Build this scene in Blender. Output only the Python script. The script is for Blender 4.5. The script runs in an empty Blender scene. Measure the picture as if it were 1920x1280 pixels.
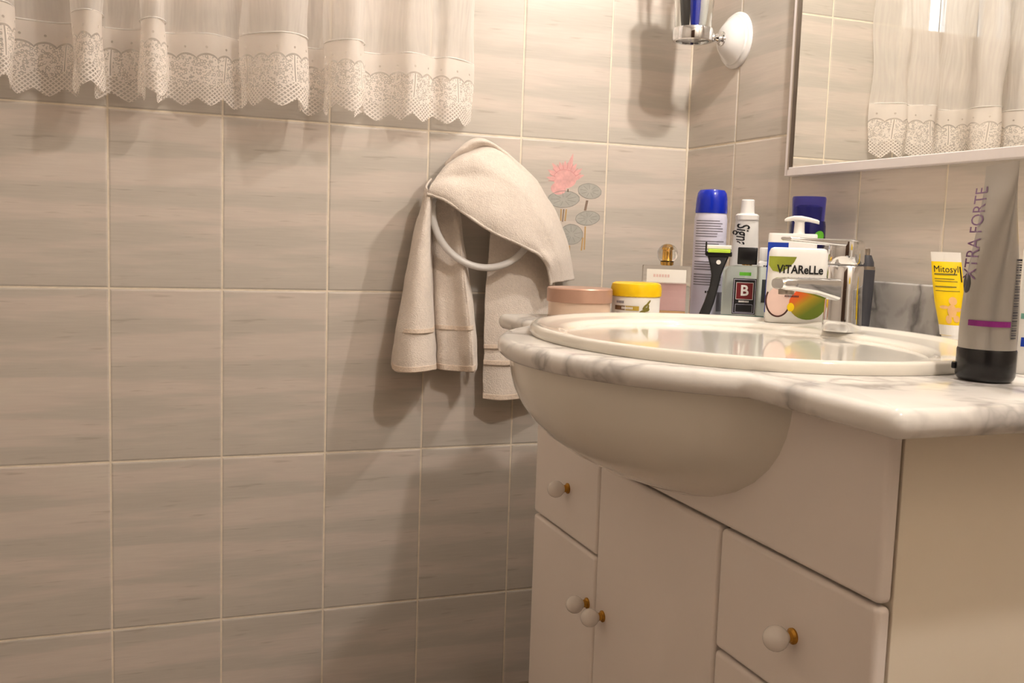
import bpy, bmesh, math, random
from mathutils import Vector, Matrix, noise as mnoise

random.seed(7)
scene = bpy.context.scene
COL = scene.collection
R = math.radians

# ------------------------------------------------------------------ camera
Z0 = 0.87                                   # height of the grout line at eye level
CX, CY, CZ = -1.1293, -1.9455, 0.1122 + Z0
RM = ((0.9377, -0.3457, 0.0333), (-0.0045, -0.1081, -0.9941), (0.3473, 0.9321, -0.1030))
FPX = 1831.3
cam = bpy.data.cameras.new('camera')
cam.sensor_width = 36.0
cam.lens = 36.0 * FPX / 1920.0
cam.clip_start = 0.01
camo = bpy.data.objects.new('camera', cam)
COL.objects.link(camo)
right, down, fwd = Vector(RM[0]), Vector(RM[1]), Vector(RM[2])
m3 = Matrix((right, -down, -fwd)).transposed()
camo.matrix_world = Matrix.Translation((CX, CY, CZ)) @ m3.to_4x4()
scene.camera = camo

# ------------------------------------------------------------------ world, exposure
world = bpy.data.worlds.new('world')
scene.world = world
world.use_nodes = True
bg = world.node_tree.nodes['Background']
bg.inputs['Color'].default_value = (0.80, 0.88, 1.0, 1)
bg.inputs['Strength'].default_value = 5.0
vs = scene.view_settings
vs.view_transform = 'Standard'
vs.look = 'None'
vs.gamma = 1.0
vs.use_curve_mapping = False
vs.exposure = 0.24
BULB_STRENGTH = 1060.0
CEILING_STRENGTH = 600.0
BULB_COLOR = (1.0, 0.93, 0.86)


def at(px, py, Y):
    """world point on the plane y = Y that the photograph shows at pixel (px, py)"""
    d = right * ((px - 960) / FPX) + down * ((py - 640) / FPX) + fwd
    t = (Y - CY) / d.y
    return Vector((CX, CY, CZ)) + d * t


# ------------------------------------------------------------------ materials
def s2l(c):
    return tuple((x / 12.92 if x <= 0.04045 else ((x + 0.055) / 1.055) ** 2.4) for x in [v / 255.0 for v in c])


def mat(name, rgb, rough=0.4, metal=0.0, var=0.06, scale=30.0, bump=0.0, trans=0.0, ior=1.45, coat=0.0, stretch=None, spec=None, sss=0.0, alpha=1.0):
    m = bpy.data.materials.new(name)
    m.use_nodes = True
    nt = m.node_tree
    b = nt.nodes['Principled BSDF']
    c = s2l(rgb)
    tc = nt.nodes.new('ShaderNodeTexCoord')
    mp = nt.nodes.new('ShaderNodeMapping')
    if stretch:
        mp.inputs['Scale'].default_value = stretch
    nz = nt.nodes.new('ShaderNodeTexNoise')
    nz.inputs['Scale'].default_value = scale
    nz.inputs['Detail'].default_value = 4
    nt.links.new(tc.outputs['Object'], mp.inputs[0])
    nt.links.new(mp.outputs[0], nz.inputs['Vector'])
    rp = nt.nodes.new('ShaderNodeValToRGB')
    rp.color_ramp.elements[0].position = 0.3
    rp.color_ramp.elements[1].position = 0.7
    rp.color_ramp.elements[0].color = tuple(x * (1 - var) for x in c) + (1,)
    rp.color_ramp.elements[1].color = tuple(min(1, x * (1 + var)) for x in c) + (1,)
    nt.links.new(nz.outputs['Fac'], rp.inputs[0])
    nt.links.new(rp.outputs[0], b.inputs['Base Color'])
    b.inputs['Roughness'].default_value = rough
    b.inputs['Metallic'].default_value = metal
    b.inputs['IOR'].default_value = ior
    b.inputs['Transmission Weight'].default_value = trans
    b.inputs['Coat Weight'].default_value = coat
    b.inputs['Alpha'].default_value = alpha
    if sss:
        b.inputs['Subsurface Weight'].default_value = sss
        b.inputs['Subsurface Scale'].default_value = 0.01
    if spec is not None:
        b.inputs['Specular IOR Level'].default_value = spec
    if bump:
        bp = nt.nodes.new('ShaderNodeBump')
        bp.inputs['Strength'].default_value = bump
        bp.inputs['Distance'].default_value = 0.002
        nt.links.new(nz.outputs['Fac'], bp.inputs['Height'])
        nt.links.new(bp.outputs[0], b.inputs['Normal'])
    return m


def nd(nt, typ, **kw):
    n = nt.nodes.new(typ)
    for k, v in kw.items():
        setattr(n, k, v)
    return n


def math_node(nt, op, a, b=None, c=None, clamp=False):
    n = nt.nodes.new('ShaderNodeMath')
    n.operation = op
    n.use_clamp = clamp
    for i, v in enumerate((a, b, c)):
        if v is None:
            continue
        if isinstance(v, (int, float)):
            n.inputs[i].default_value = v
        else:
            nt.links.new(v, n.inputs[i])
    return n.outputs[0]


def tile_material(name, axis):
    m = bpy.data.materials.new(name)
    m.use_nodes = True
    nt = m.node_tree
    b = nt.nodes['Principled BSDF']
    tc = nd(nt, 'ShaderNodeTexCoord')
    oi = nd(nt, 'ShaderNodeObjectInfo')
    sep = nd(nt, 'ShaderNodeSeparateXYZ')
    nt.links.new(tc.outputs['Object'], sep.inputs[0])
    off = math_node(nt, 'MULTIPLY', oi.outputs['Random'], 0.35)
    h = math_node(nt, 'ADD', sep.outputs[axis], off)
    hx = math_node(nt, 'MULTIPLY', h, 1.0)
    comb = nd(nt, 'ShaderNodeCombineXYZ')
    nt.links.new(hx, comb.inputs[0])
    nt.links.new(sep.outputs['Z'], comb.inputs[2])
    # broad bands
    mp1 = nd(nt, 'ShaderNodeMapping')
    mp1.inputs['Scale'].default_value = (1.6, 1, 17)
    n1 = nd(nt, 'ShaderNodeTexNoise')
    n1.inputs['Scale'].default_value = 1.0
    n1.inputs['Detail'].default_value = 5
    n1.inputs['Roughness'].default_value = 0.45
    # fine streaks
    mp2 = nd(nt, 'ShaderNodeMapping')
    mp2.inputs['Scale'].default_value = (14, 1, 260)
    n2 = nd(nt, 'ShaderNodeTexNoise')
    n2.inputs['Scale'].default_value = 1.0
    n2.inputs['Detail'].default_value = 3
    # dark dashes
    mp3 = nd(nt, 'ShaderNodeMapping')
    mp3.inputs['Scale'].default_value = (9, 1, 90)
    n3 = nd(nt, 'ShaderNodeTexNoise')
    n3.inputs['Scale'].default_value = 1.0
    n3.inputs['Detail'].default_value = 2
    for mp, n in ((mp1, n1), (mp2, n2), (mp3, n3)):
        nt.links.new(comb.outputs[0], mp.inputs[0])
        nt.links.new(mp.outputs[0], n.inputs['Vector'])
    r1 = nd(nt, 'ShaderNodeValToRGB')
    e = r1.color_ramp.elements
    e[0].position = 0.34
    e[0].color = s2l((196, 188, 177)) + (1,)
    e[1].position = 0.66
    e[1].color = s2l((215, 205, 193)) + (1,)
    x = e.new(0.47)
    x.color = s2l((200, 192, 181)) + (1,)
    x = e.new(0.53)
    x.color = s2l((212, 200, 189)) + (1,)
    nt.links.new(n1.outputs['Fac'], r1.inputs[0])
    r2 = nd(nt, 'ShaderNodeValToRGB')
    r2.color_ramp.elements[0].position = 0.3
    r2.color_ramp.elements[0].color = (0.93, 0.93, 0.93, 1)
    r2.color_ramp.elements[1].position = 0.7
    r2.color_ramp.elements[1].color = (1, 1, 1, 1)
    nt.links.new(n2.outputs['Fac'], r2.inputs[0])
    r3 = nd(nt, 'ShaderNodeValToRGB')
    r3.color_ramp.elements[0].position = 0.27
    r3.color_ramp.elements[0].color = (0.82, 0.80, 0.78, 1)
    r3.color_ramp.elements[1].position = 0.36
    r3.color_ramp.elements[1].color = (1, 1, 1, 1)
    nt.links.new(n3.outputs['Fac'], r3.inputs[0])
    mx = nd(nt, 'ShaderNodeMix', data_type='RGBA', blend_type='MULTIPLY')
    mx.inputs[0].default_value = 1
    nt.links.new(r1.outputs[0], mx.inputs[6])
    nt.links.new(r2.outputs[0], mx.inputs[7])
    mx2 = nd(nt, 'ShaderNodeMix', data_type='RGBA', blend_type='MULTIPLY')
    mx2.inputs[0].default_value = 1
    nt.links.new(mx.outputs[2], mx2.inputs[6])
    nt.links.new(r3.outputs[0], mx2.inputs[7])
    nt.links.new(mx2.outputs[2], b.inputs['Base Color'])
    b.inputs['Roughness'].default_value = 0.38
    b.inputs['Specular IOR Level'].default_value = 0.35
    bp = nd(nt, 'ShaderNodeBump')
    bp.inputs['Strength'].default_value = 0.12
    bp.inputs['Distance'].default_value = 0.001
    nt.links.new(n2.outputs['Fac'], bp.inputs['Height'])
    nt.links.new(bp.outputs[0], b.inputs['Normal'])
    return m


def marble_material(name, base, vein, cloud=0.86, width=0.055):
    m = bpy.data.materials.new(name)
    m.use_nodes = True
    nt = m.node_tree
    b = nt.nodes['Principled BSDF']
    tc = nd(nt, 'ShaderNodeTexCoord')
    n0 = nd(nt, 'ShaderNodeTexNoise')
    n0.inputs['Scale'].default_value = 4
    n0.inputs['Detail'].default_value = 6
    nt.links.new(tc.outputs['Object'], n0.inputs['Vector'])
    mx = nd(nt, 'ShaderNodeMix', data_type='RGBA', blend_type='LINEAR_LIGHT')
    mx.inputs[0].default_value = 0.12
    nt.links.new(tc.outputs['Object'], mx.inputs[6])
    nt.links.new(n0.outputs['Color'], mx.inputs[7])
    n1 = nd(nt, 'ShaderNodeTexNoise')
    n1.inputs['Scale'].default_value = 6
    n1.inputs['Detail'].default_value = 4
    n1.inputs['Roughness'].default_value = 0.5
    nt.links.new(mx.outputs[2], n1.inputs['Vector'])
    d = math_node(nt, 'ABSOLUTE', math_node(nt, 'SUBTRACT', n1.outputs['Fac'], 0.5))
    rp = nd(nt, 'ShaderNodeValToRGB')
    e = rp.color_ramp.elements
    e[0].position = 0.0
    e[0].color = s2l(vein) + (1,)
    e[1].position = width
    e[1].color = s2l(base) + (1,)
    k = e.new(width * 0.35)
    k.color = s2l(tuple(0.45 * a + 0.55 * c for a, c in zip(vein, base))) + (1,)
    nt.links.new(d, rp.inputs[0])
    n2 = nd(nt, 'ShaderNodeTexNoise')
    n2.inputs['Scale'].default_value = 7
    nt.links.new(tc.outputs['Object'], n2.inputs['Vector'])
    r2 = nd(nt, 'ShaderNodeValToRGB')
    r2.color_ramp.elements[0].position = 0.35
    r2.color_ramp.elements[0].color = (cloud, cloud * 0.99, cloud * 0.98, 1)
    r2.color_ramp.elements[1].position = 0.62
    r2.color_ramp.elements[1].color = (1, 1, 1, 1)
    nt.links.new(n2.outputs['Fac'], r2.inputs[0])
    mm = nd(nt, 'ShaderNodeMix', data_type='RGBA', blend_type='MULTIPLY')
    mm.inputs[0].default_value = 1
    nt.links.new(rp.outputs[0], mm.inputs[6])
    nt.links.new(r2.outputs[0], mm.inputs[7])
    nt.links.new(mm.outputs[2], b.inputs['Base Color'])
    b.inputs['Roughness'].default_value = 0.12
    return m


def fabric_material(name, rgb):
    m = mat(name, rgb, rough=0.95, var=0.05, scale=180, bump=0.0, spec=0.1)
    nt = m.node_tree
    b = nt.nodes['Principled BSDF']
    b.inputs['Sheen Weight'].default_value = 0.3
    tc = nd(nt, 'ShaderNodeTexCoord')
    v = nd(nt, 'ShaderNodeTexNoise')
    v.inputs['Scale'].default_value = 420
    v.inputs['Detail'].default_value = 3
    nt.links.new(tc.outputs['Object'], v.inputs['Vector'])
    bp = nd(nt, 'ShaderNodeBump')
    bp.inputs['Strength'].default_value = 0.55
    bp.inputs['Distance'].default_value = 0.003
    nt.links.new(v.outputs['Fac'], bp.inputs['Height'])
    nt.links.new(bp.outputs[0], b.inputs['Normal'])
    return m


def sheer_material(name, rgb, opacity, lace=False):
    """thin woven cloth; with lace=True the opacity follows a lace pattern in UV (metres)"""
    m = bpy.data.materials.new(name)
    m.use_nodes = True
    nt = m.node_tree
    nt.nodes.remove(nt.nodes['Principled BSDF'])
    out = nt.nodes['Material Output']
    dif = nd(nt, 'ShaderNodeBsdfDiffuse')
    tr = nd(nt, 'ShaderNodeBsdfTranslucent')
    c = s2l(rgb) + (1,)
    dif.inputs[0].default_value = c
    tr.inputs[0].default_value = c
    mx = nd(nt, 'ShaderNodeMixShader')
    mx.inputs[0].default_value = 0.22
    nt.links.new(dif.outputs[0], mx.inputs[1])
    nt.links.new(tr.outputs[0], mx.inputs[2])
    tp = nd(nt, 'ShaderNodeBsdfTransparent')
    fin = nd(nt, 'ShaderNodeMixShader')
    nt.links.new(tp.outputs[0], fin.inputs[1])
    nt.links.new(mx.outputs[0], fin.inputs[2])
    nt.links.new(fin.outputs[0], out.inputs['Surface'])
    uv = nd(nt, 'ShaderNodeTexCoord')
    if not lace:
        n = nd(nt, 'ShaderNodeTexNoise')
        mp = nd(nt, 'ShaderNodeMapping')
        mp.inputs['Scale'].default_value = (150, 12, 1)
        nt.links.new(uv.outputs['UV'], mp.inputs[0])
        nt.links.new(mp.outputs[0], n.inputs['Vector'])
        n.inputs['Scale'].default_value = 1
        a = math_node(nt, 'MULTIPLY_ADD', n.outputs['Fac'], 0.2, opacity - 0.1)
        nt.links.new(a, fin.inputs[0])
        return m
    sp = nd(nt, 'ShaderNodeSeparateXYZ')
    nt.links.new(uv.outputs['UV'], sp.inputs[0])
    u, v = sp.outputs[0], sp.outputs[1]
    P = 0.110
    # diamond net
    k = math.pi / 0.0100
    a1 = math_node(nt, 'ABSOLUTE', math_node(nt, 'SINE', math_node(nt, 'MULTIPLY', math_node(nt, 'ADD', u, math_node(nt, 'MULTIPLY', v, 1.3)), k)))
    a2 = math_node(nt, 'ABSOLUTE', math_node(nt, 'SINE', math_node(nt, 'MULTIPLY', math_node(nt, 'SUBTRACT', u, math_node(nt, 'MULTIPLY', v, 1.3)), k)))
    net = math_node(nt, 'LESS_THAN', math_node(nt, 'MINIMUM', a1, a2), 0.55)
    # flowers
    vo = nd(nt, 'ShaderNodeTexVoronoi')
    vo.inputs['Scale'].default_value = 150
    nt.links.new(uv.outputs['UV'], vo.inputs['Vector'])
    ring = math_node(nt, 'GREATER_THAN', math_node(nt, 'ABSOLUTE', math_node(nt, 'SUBTRACT', vo.outputs['Distance'], 0.36)), 0.10)
    nb = nd(nt, 'ShaderNodeTexNoise')
    nb.inputs['Scale'].default_value = 260
    nt.links.new(uv.outputs['UV'], nb.inputs['Vector'])
    flo = math_node(nt, 'MULTIPLY', ring, math_node(nt, 'GREATER_THAN', nb.outputs['Fac'], 0.42))
    # where: net below a zigzag, flowers above
    tri = math_node(nt, 'ABSOLUTE', math_node(nt, 'SUBTRACT', math_node(nt, 'FRACT', math_node(nt, 'DIVIDE', u, P / 2)), 0.5))
    bound = math_node(nt, 'MULTIPLY_ADD', tri, 0.030, 0.030)
    isnet = math_node(nt, 'LESS_THAN', v, bound)
    # arches: dense cloth above, thin see-through line
    au = math_node(nt, 'ABSOLUTE', math_node(nt, 'SINE', math_node(nt, 'MULTIPLY', u, 3 * math.pi / P)))
    arch = math_node(nt, 'MULTIPLY_ADD', math_node(nt, 'POWER', au, 0.6), 0.009, 0.083)
    top = math_node(nt, 'GREATER_THAN', v, arch)
    line = math_node(nt, 'LESS_THAN', math_node(nt, 'ABSOLUTE', math_node(nt, 'SUBTRACT', v, arch)), 0.0018)
    fu = math_node(nt, 'ABSOLUTE', math_node(nt, 'SUBTRACT', math_node(nt, 'FRACT', math_node(nt, 'DIVIDE', u, P)), 0.5))
    pil = math_node(nt, 'LESS_THAN', fu, 0.035)
    pil2 = math_node(nt, 'GREATER_THAN', fu, 0.012)
    # dots in the plain top band
    fx = math_node(nt, 'SUBTRACT', math_node(nt, 'FRACT', math_node(nt, 'DIVIDE', u, P / 3)), 0.5)
    dx = math_node(nt, 'MULTIPLY', fx, P / 3)
    dv = math_node(nt, 'SUBTRACT', v, 0.104)
    dist = math_node(nt, 'SQRT', math_node(nt, 'ADD', math_node(nt, 'MULTIPLY', dx, dx), math_node(nt, 'MULTIPLY', dv, dv)))
    dot = math_node(nt, 'GREATER_THAN', dist, 0.0022)
    topc = math_node(nt, 'MULTIPLY_ADD', dot, 0.45, 0.25)

    def sel(f, yes, no):
        n = nt.nodes.new('ShaderNodeMix')
        n.data_type = 'FLOAT'
        for i, v_ in ((0, f), (2, no), (3, yes)):
            if isinstance(v_, (int, float)):
                n.inputs[i].default_value = v_
            else:
                nt.links.new(v_, n.inputs[i])
        return n.outputs[0]
    mid = math_node(nt, 'MULTIPLY_ADD', flo, 0.42, 0.40)
    mid = sel(pil, math_node(nt, 'MULTIPLY_ADD', pil2, 0.6, 0.3), mid)
    al = sel(isnet, math_node(nt, 'MULTIPLY_ADD', net, 0.62, 0.22), mid)
    al = sel(top, topc, al)
    al = sel(line, 0.3, al)
    nt.links.new(al, fin.inputs[0])
    return m


def emit_mat(name, color, strength):
    m = bpy.data.materials.new(name)
    m.use_nodes = True
    b = m.node_tree.nodes['Principled BSDF']
    b.inputs['Base Color'].default_value = (0.9, 0.9, 0.9, 1)
    b.inputs['Emission Color'].default_value = color + (1,)
    b.inputs['Emission Strength'].default_value = strength
    return m


M = {}
M['tile_x'] = tile_material('beige_streaked_tile_x', 'X')
M['tile_y'] = tile_material('beige_streaked_tile_y', 'Y')
M['grout'] = mat('grout', (232, 220, 200), 0.9, var=0.08, scale=60)
M['plaster'] = mat('plaster', (238, 234, 228), 0.8, var=0.03)
M['farwall'] = mat('far_wall_tile', (210, 200, 188), 0.4, var=0.05, scale=6)
M['floor'] = mat('floor_tile', (140, 124, 110), 0.35, var=0.1, scale=8)
M['marble'] = marble_material('white_grey_marble', (240, 236, 230), (186, 182, 178))
M['marble_grey'] = marble_material('grey_marble', (206, 202, 198), (130, 126, 124), 0.62, 0.07)
M['lacquer'] = mat('cream_lacquer', (242, 232, 224), 0.28, var=0.015, scale=4)
M['carcass'] = mat('cream_board', (246, 235, 216), 0.4, var=0.02, scale=5)
M['dark_gap'] = mat('board_edge', (120, 96, 74), 0.7)
M['ceramic'] = mat('white_ceramic', (238, 232, 220), 0.08, var=0.01, scale=3, coat=0.3)
M['porcelain'] = mat('porcelain_knob', (236, 228, 220), 0.12, var=0.02)
M['brass'] = mat('brass', (190, 140, 60), 0.25, metal=1.0)
M['chrome'] = mat('chrome', (225, 226, 228), 0.06, metal=1.0, var=0.01)
M['steel'] = mat('brushed_steel', (170, 160, 150), 0.3, metal=1.0)
M['mirror'] = mat('mirror_silver', (236, 236, 232), 0.005, metal=1.0, var=0.002)
M['white_plastic'] = mat('white_plastic', (238, 234, 228), 0.3, var=0.02)
M['white_frame'] = mat('white_frame', (226, 218, 216), 0.35, var=0.02)
M['ring_white'] = mat('white_enamel', (232, 229, 226), 0.15, var=0.01)
M['black'] = mat('black_plastic', (22, 21, 22), 0.25, var=0.1)
M['black_matte'] = mat('black_rubber', (26, 25, 26), 0.5, var=0.1)
M['charcoal'] = mat('charcoal_plastic', (66, 66, 72), 0.4, var=0.08)
M['navy'] = mat('navy_plastic', (22, 22, 78), 0.2, var=0.1)
M['navy_clear'] = mat('navy_translucent', (96, 96, 196), 0.05, trans=0.85, ior=1.2)
M['blue'] = mat('blue_plastic', (14, 40, 168), 0.18, var=0.05)
M['blue_print'] = mat('blue_print', (20, 60, 170), 0.4)
M['green'] = mat('green_print', (100, 185, 50), 0.35)
M['lime'] = mat('lime_strip', (186, 220, 70), 0.4)
M['yellow'] = mat('yellow_lid', (232, 190, 10), 0.25, var=0.04)
M['yellow_tube'] = mat('yellow_tube', (250, 212, 10), 0.35, var=0.03)
M['purple'] = mat('purple_print', (128, 30, 112), 0.4)
M['mauve'] = mat('mauve_print', (120, 84, 124), 0.4)
M['silver_tube'] = mat('silver_tube', (168, 163, 155), 0.34, metal=0.55, var=0.03, scale=9)
M['glass'] = mat('clear_glass', (250, 252, 250), 0.02, trans=1.0, ior=1.45, var=0.0)
M['green_glass'] = mat('pale_green_glass', (240, 248, 240), 0.02, trans=1.0, ior=1.3, var=0.0)
M['pink_liquid'] = mat('pink_liquid', (255, 208, 206), 0.25)
M['peach'] = mat('peach_cream', (222, 196, 174), 0.3)
M['copper'] = mat('rose_copper', (188, 150, 130), 0.32, metal=0.3)
M['gold'] = mat('gold', (226, 176, 84), 0.18, metal=1.0)
M['label_white'] = mat('white_label', (240, 237, 232), 0.45, var=0.02)
M['label_lilac'] = mat('lilac_label', (206, 204, 222), 0.4, var=0.05)
M['ink'] = mat('black_ink', (22, 20, 22), 0.5)
M['grey_ink'] = mat('grey_ink', (120, 116, 128), 0.5)
M['brown_ink'] = mat('brown_ink', (112, 80, 52), 0.5)
M['gold_ink'] = mat('gold_ink', (190, 160, 60), 0.45)
M['olive_ink'] = mat('olive_ink', (120, 110, 40), 0.5)
M['red_label'] = mat('dark_red_label', (116, 26, 30), 0.4)
M['pale_ink'] = mat('pale_ink', (226, 196, 192), 0.5)
M['mango_red'] = mat('mango_red', (226, 96, 40), 0.4)
M['mango'] = mat('mango_yellow', (206, 176, 40), 0.4, var=0.2, scale=40)
M['mango_green'] = mat('mango_green', (142, 150, 50), 0.4, var=0.2, scale=40)
M['mango_skin'] = mat('mango_skin_print', (200, 120, 40), 0.4)
_nt = M['mango_skin'].node_tree
_r = [n for n in _nt.nodes if n.type == 'VALTORGB'][0]
_tc = [n for n in _nt.nodes if n.type == 'TEX_COORD'][0]
_sp = _nt.nodes.new('ShaderNodeSeparateXYZ')
_nt.links.new(_tc.outputs['Object'], _sp.inputs[0])
_g = math_node(_nt, 'ADD', math_node(_nt, 'MULTIPLY_ADD', _sp.outputs['X'], -10.0, 0.2), math_node(_nt, 'MULTIPLY', _sp.outputs['Z'], 13.0))
_nt.links.new(_g, _r.inputs[0])
_e = _r.color_ramp.elements
_e[0].position, _e[0].color = 0.25, s2l((120, 140, 44)) + (1,)
_e[1].position, _e[1].color = 0.85, s2l((232, 84, 36)) + (1,)
_k = _e.new(0.5)
_k.color = s2l((190, 160, 40)) + (1,)
_k = _e.new(0.66)
_k.color = s2l((214, 110, 36)) + (1,)
M['coconut'] = mat('coconut_brown', (78, 44, 38), 0.5)
M['blush'] = mat('blush_print', (240, 208, 196), 0.4)
M['skin_print'] = mat('skin_print', (240, 190, 130), 0.45)
M['aqua'] = mat('aqua_base', (110, 164, 150), 0.15, trans=0.3)
M['pink_petal'] = mat('pink_petal_print', (224, 172, 168), 0.4, var=0.12, scale=90)
M['petal_line'] = mat('petal_outline', (208, 146, 144), 0.4)
M['pad_print'] = mat('lily_pad_print', (178, 176, 168), 0.4, var=0.06, scale=90)
M['pad_line'] = mat('pad_outline', (150, 147, 140), 0.4)
M['stem_print'] = mat('stem_print', (196, 160, 108), 0.4)
M['stem_brown'] = mat('stem_brown', (142, 122, 108), 0.4)
M['towel'] = fabric_material('cream_terry', (230, 218, 206))
M['towel_weave'] = mat('towel_weave', (226, 208, 190), 0.9, var=0.1, scale=300, bump=0.4)
M['sheer'] = sheer_material('sheer_voile', (250, 244, 238), 0.42)
M['lace'] = sheer_material('lace', (252, 244, 236), 0.7, lace=True)
M['bulb'] = emit_mat('lit_bulb', BULB_COLOR, BULB_STRENGTH)
M['ceiling_bulb'] = emit_mat('lit_globe', BULB_COLOR, CEILING_STRENGTH)
M['pane'] = mat('window_glass', (250, 252, 255), 0.02, trans=1.0, ior=1.1, var=0)


# ------------------------------------------------------------------ mesh helpers
def new_obj(name, verts, faces, material, parent=None, smooth=False, uvs=None):
    me = bpy.data.meshes.new(name)
    me.from_pydata([tuple(v) for v in verts], [], faces)
    me.validate()
    if smooth:
        me.polygons.foreach_set('use_smooth', [True] * len(me.polygons))
    if material is not None:
        for mm in (material if isinstance(material, (list, tuple)) else [material]):
            me.materials.append(mm)
    if uvs:
        l = me.uv_layers.new(name='UVMap')
        for lp in me.loops:
            l.data[lp.index].uv = uvs[lp.vertex_index]
    o = bpy.data.objects.new(name, me)
    COL.objects.link(o)
    if parent is not None:
        o.parent = parent
    return o


def fix_normals(o):
    bm = bmesh.new()
    bm.from_mesh(o.data)
    bmesh.ops.recalc_face_normals(bm, faces=bm.faces)
    bm.to_mesh(o.data)
    bm.free()
    return o


def empty(name, loc=(0, 0, 0), rz=0.0, parent=None):
    o = bpy.data.objects.new(name, None)
    COL.objects.link(o)
    o.empty_display_size = 0.02
    o.location = loc
    o.rotation_euler = (0, 0, rz)
    if parent:
        o.parent = parent
    return o


def tag(o, label=None, cat=None, group=None, kind=None):
    if label:
        o['label'] = label
    if cat:
        o['category'] = cat
    if group:
        o['group'] = group
    if kind:
        o['kind'] = kind
    return o


def box_mesh(x0, x1, y0, y1, z0, z1):
    v = [(x0, y0, z0), (x1, y0, z0), (x1, y1, z0), (x0, y1, z0), (x0, y0, z1), (x1, y0, z1), (x1, y1, z1), (x0, y1, z1)]
    f = [(0, 3, 2, 1), (4, 5, 6, 7), (0, 1, 5, 4), (1, 2, 6, 5), (2, 3, 7, 6), (3, 0, 4, 7)]
    return v, f


def bevel(o, w, seg=2, angle=30, smooth=True):
    b = o.modifiers.new('bevel', 'BEVEL')
    b.width = w
    b.segments = seg
    b.limit_method = 'ANGLE'
    b.angle_limit = R(angle)
    if smooth:
        o.data.polygons.foreach_set('use_smooth', [True] * len(o.data.polygons))
        b.harden_normals = True
    return o


def box(name, x0, x1, y0, y1, z0, z1, material, parent=None, bev=0.0, seg=2):
    v, f = box_mesh(x0, x1, y0, y1, z0, z1)
    o = new_obj(name, v, f, material, parent)
    if bev:
        bevel(o, bev, seg)
    return o


def lathe(name, prof, material, parent=None, seg=40, axis='z', origin=(0, 0, 0), sx=1.0, sy=1.0, smooth=True, angle=35, cap=True):
    """prof: list of (radius, height)"""
    v, f = [], []
    for (r, z) in prof:
        for i in range(seg):
            a = 2 * math.pi * i / seg
            p = (r * math.cos(a) * sx, r * math.sin(a) * sy, z)
            if axis == 'x':
                p = (p[2], p[0], p[1])
            elif axis == '-x':
                p = (-p[2], p[0], p[1])
            elif axis == 'y':
                p = (p[0], p[2], p[1])
            v.append((p[0] + origin[0], p[1] + origin[1], p[2] + origin[2]))
    n = len(prof)
    for j in range(n - 1):
        for i in range(seg):
            a, b = j * seg + i, j * seg + (i + 1) % seg
            f.append((a, b, b + seg, a + seg))
    if cap:
        f.append(tuple(range(seg - 1, -1, -1)))
        f.append(tuple(range((n - 1) * seg, n * seg)))
    o = new_obj(name, v, f, material, parent, smooth=False)
    fix_normals(o)
    if smooth:
        shade_auto(o, angle)
    return o


def shade_auto(o, angle=35):
    me = o.data
    me.polygons.foreach_set('use_smooth', [True] * len(me.polygons))
    bm = bmesh.new()
    bm.from_mesh(me)
    lim = R(angle)
    for e in bm.edges:
        if len(e.link_faces) == 2 and e.calc_face_angle(0) > lim:
            e.smooth = False
    bm.to_mesh(me)
    bm.free()


def tube_path(name, pts, rad, material, parent=None, seg=10, closed=False, cap=True):
    pts = [Vector(p) for p in pts]
    n = len(pts)
    rads = rad if isinstance(rad, (list, tuple)) else [rad] * n
    v, f = [], []
    up = Vector((0.13, 0.21, 0.97)).normalized()
    for i, p in enumerate(pts):
        if closed:
            t = (pts[(i + 1) % n] - pts[i - 1]).normalized()
        else:
            t = (pts[min(i + 1, n - 1)] - pts[max(i - 1, 0)]).normalized()
        a = t.cross(up)
        if a.length < 1e-3:
            a = t.cross(Vector((1, 0, 0)))
        a.normalize()
        b = t.cross(a).normalized()
        for k in range(seg):
            w = 2 * math.pi * k / seg
            v.append(p + (a * math.cos(w) + b * math.sin(w)) * rads[i])
    for i in range(n if closed else n - 1):
        j = (i + 1) % n
        for k in range(seg):
            k2 = (k + 1) % seg
            f.append((i * seg + k, i * seg + k2, j * seg + k2, j * seg + k))
    if not closed and cap:
        f.append(tuple(range(seg)))
        f.append(tuple(range((n - 1) * seg, n * seg)))
    o = new_obj(name, v, f, material, parent)
    fix_normals(o)
    shade_auto(o, 50)
    return o


def catmull(pts, n):
    """n samples per span through pts (tuples of any length)"""
    out = []
    m = len(pts)
    for i in range(m - 1):
        p0, p1, p2, p3 = pts[max(i - 1, 0)], pts[i], pts[i + 1], pts[min(i + 2, m - 1)]
        for k in range(n):
            t = k / n
            out.append(tuple(0.5 * ((2 * b) + (-a + c) * t + (2 * a - 5 * b + 4 * c - d) * t * t + (-a + 3 * b - 3 * c + d) * t ** 3)
                             for a, b, c, d in zip(p0, p1, p2, p3)))
    out.append(tuple(pts[-1]))
    return out


def patch(rows, nu, nv):
    """smooth grid through rows of points -> verts, faces"""
    rs = [catmull([tuple(p) for p in r], nu) for r in rows]
    cols = list(zip(*rs))
    cs = [catmull(list(c), nv) for c in cols]
    nc, nr = len(cs), len(cs[0])
    v = [Vector(cs[c][r]) for r in range(nr) for c in range(nc)]
    f = [(r * nc + c, r * nc + c + 1, (r + 1) * nc + c + 1, (r + 1) * nc + c) for r in range(nr - 1) for c in range(nc - 1)]
    return v, f, nc, nr


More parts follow.
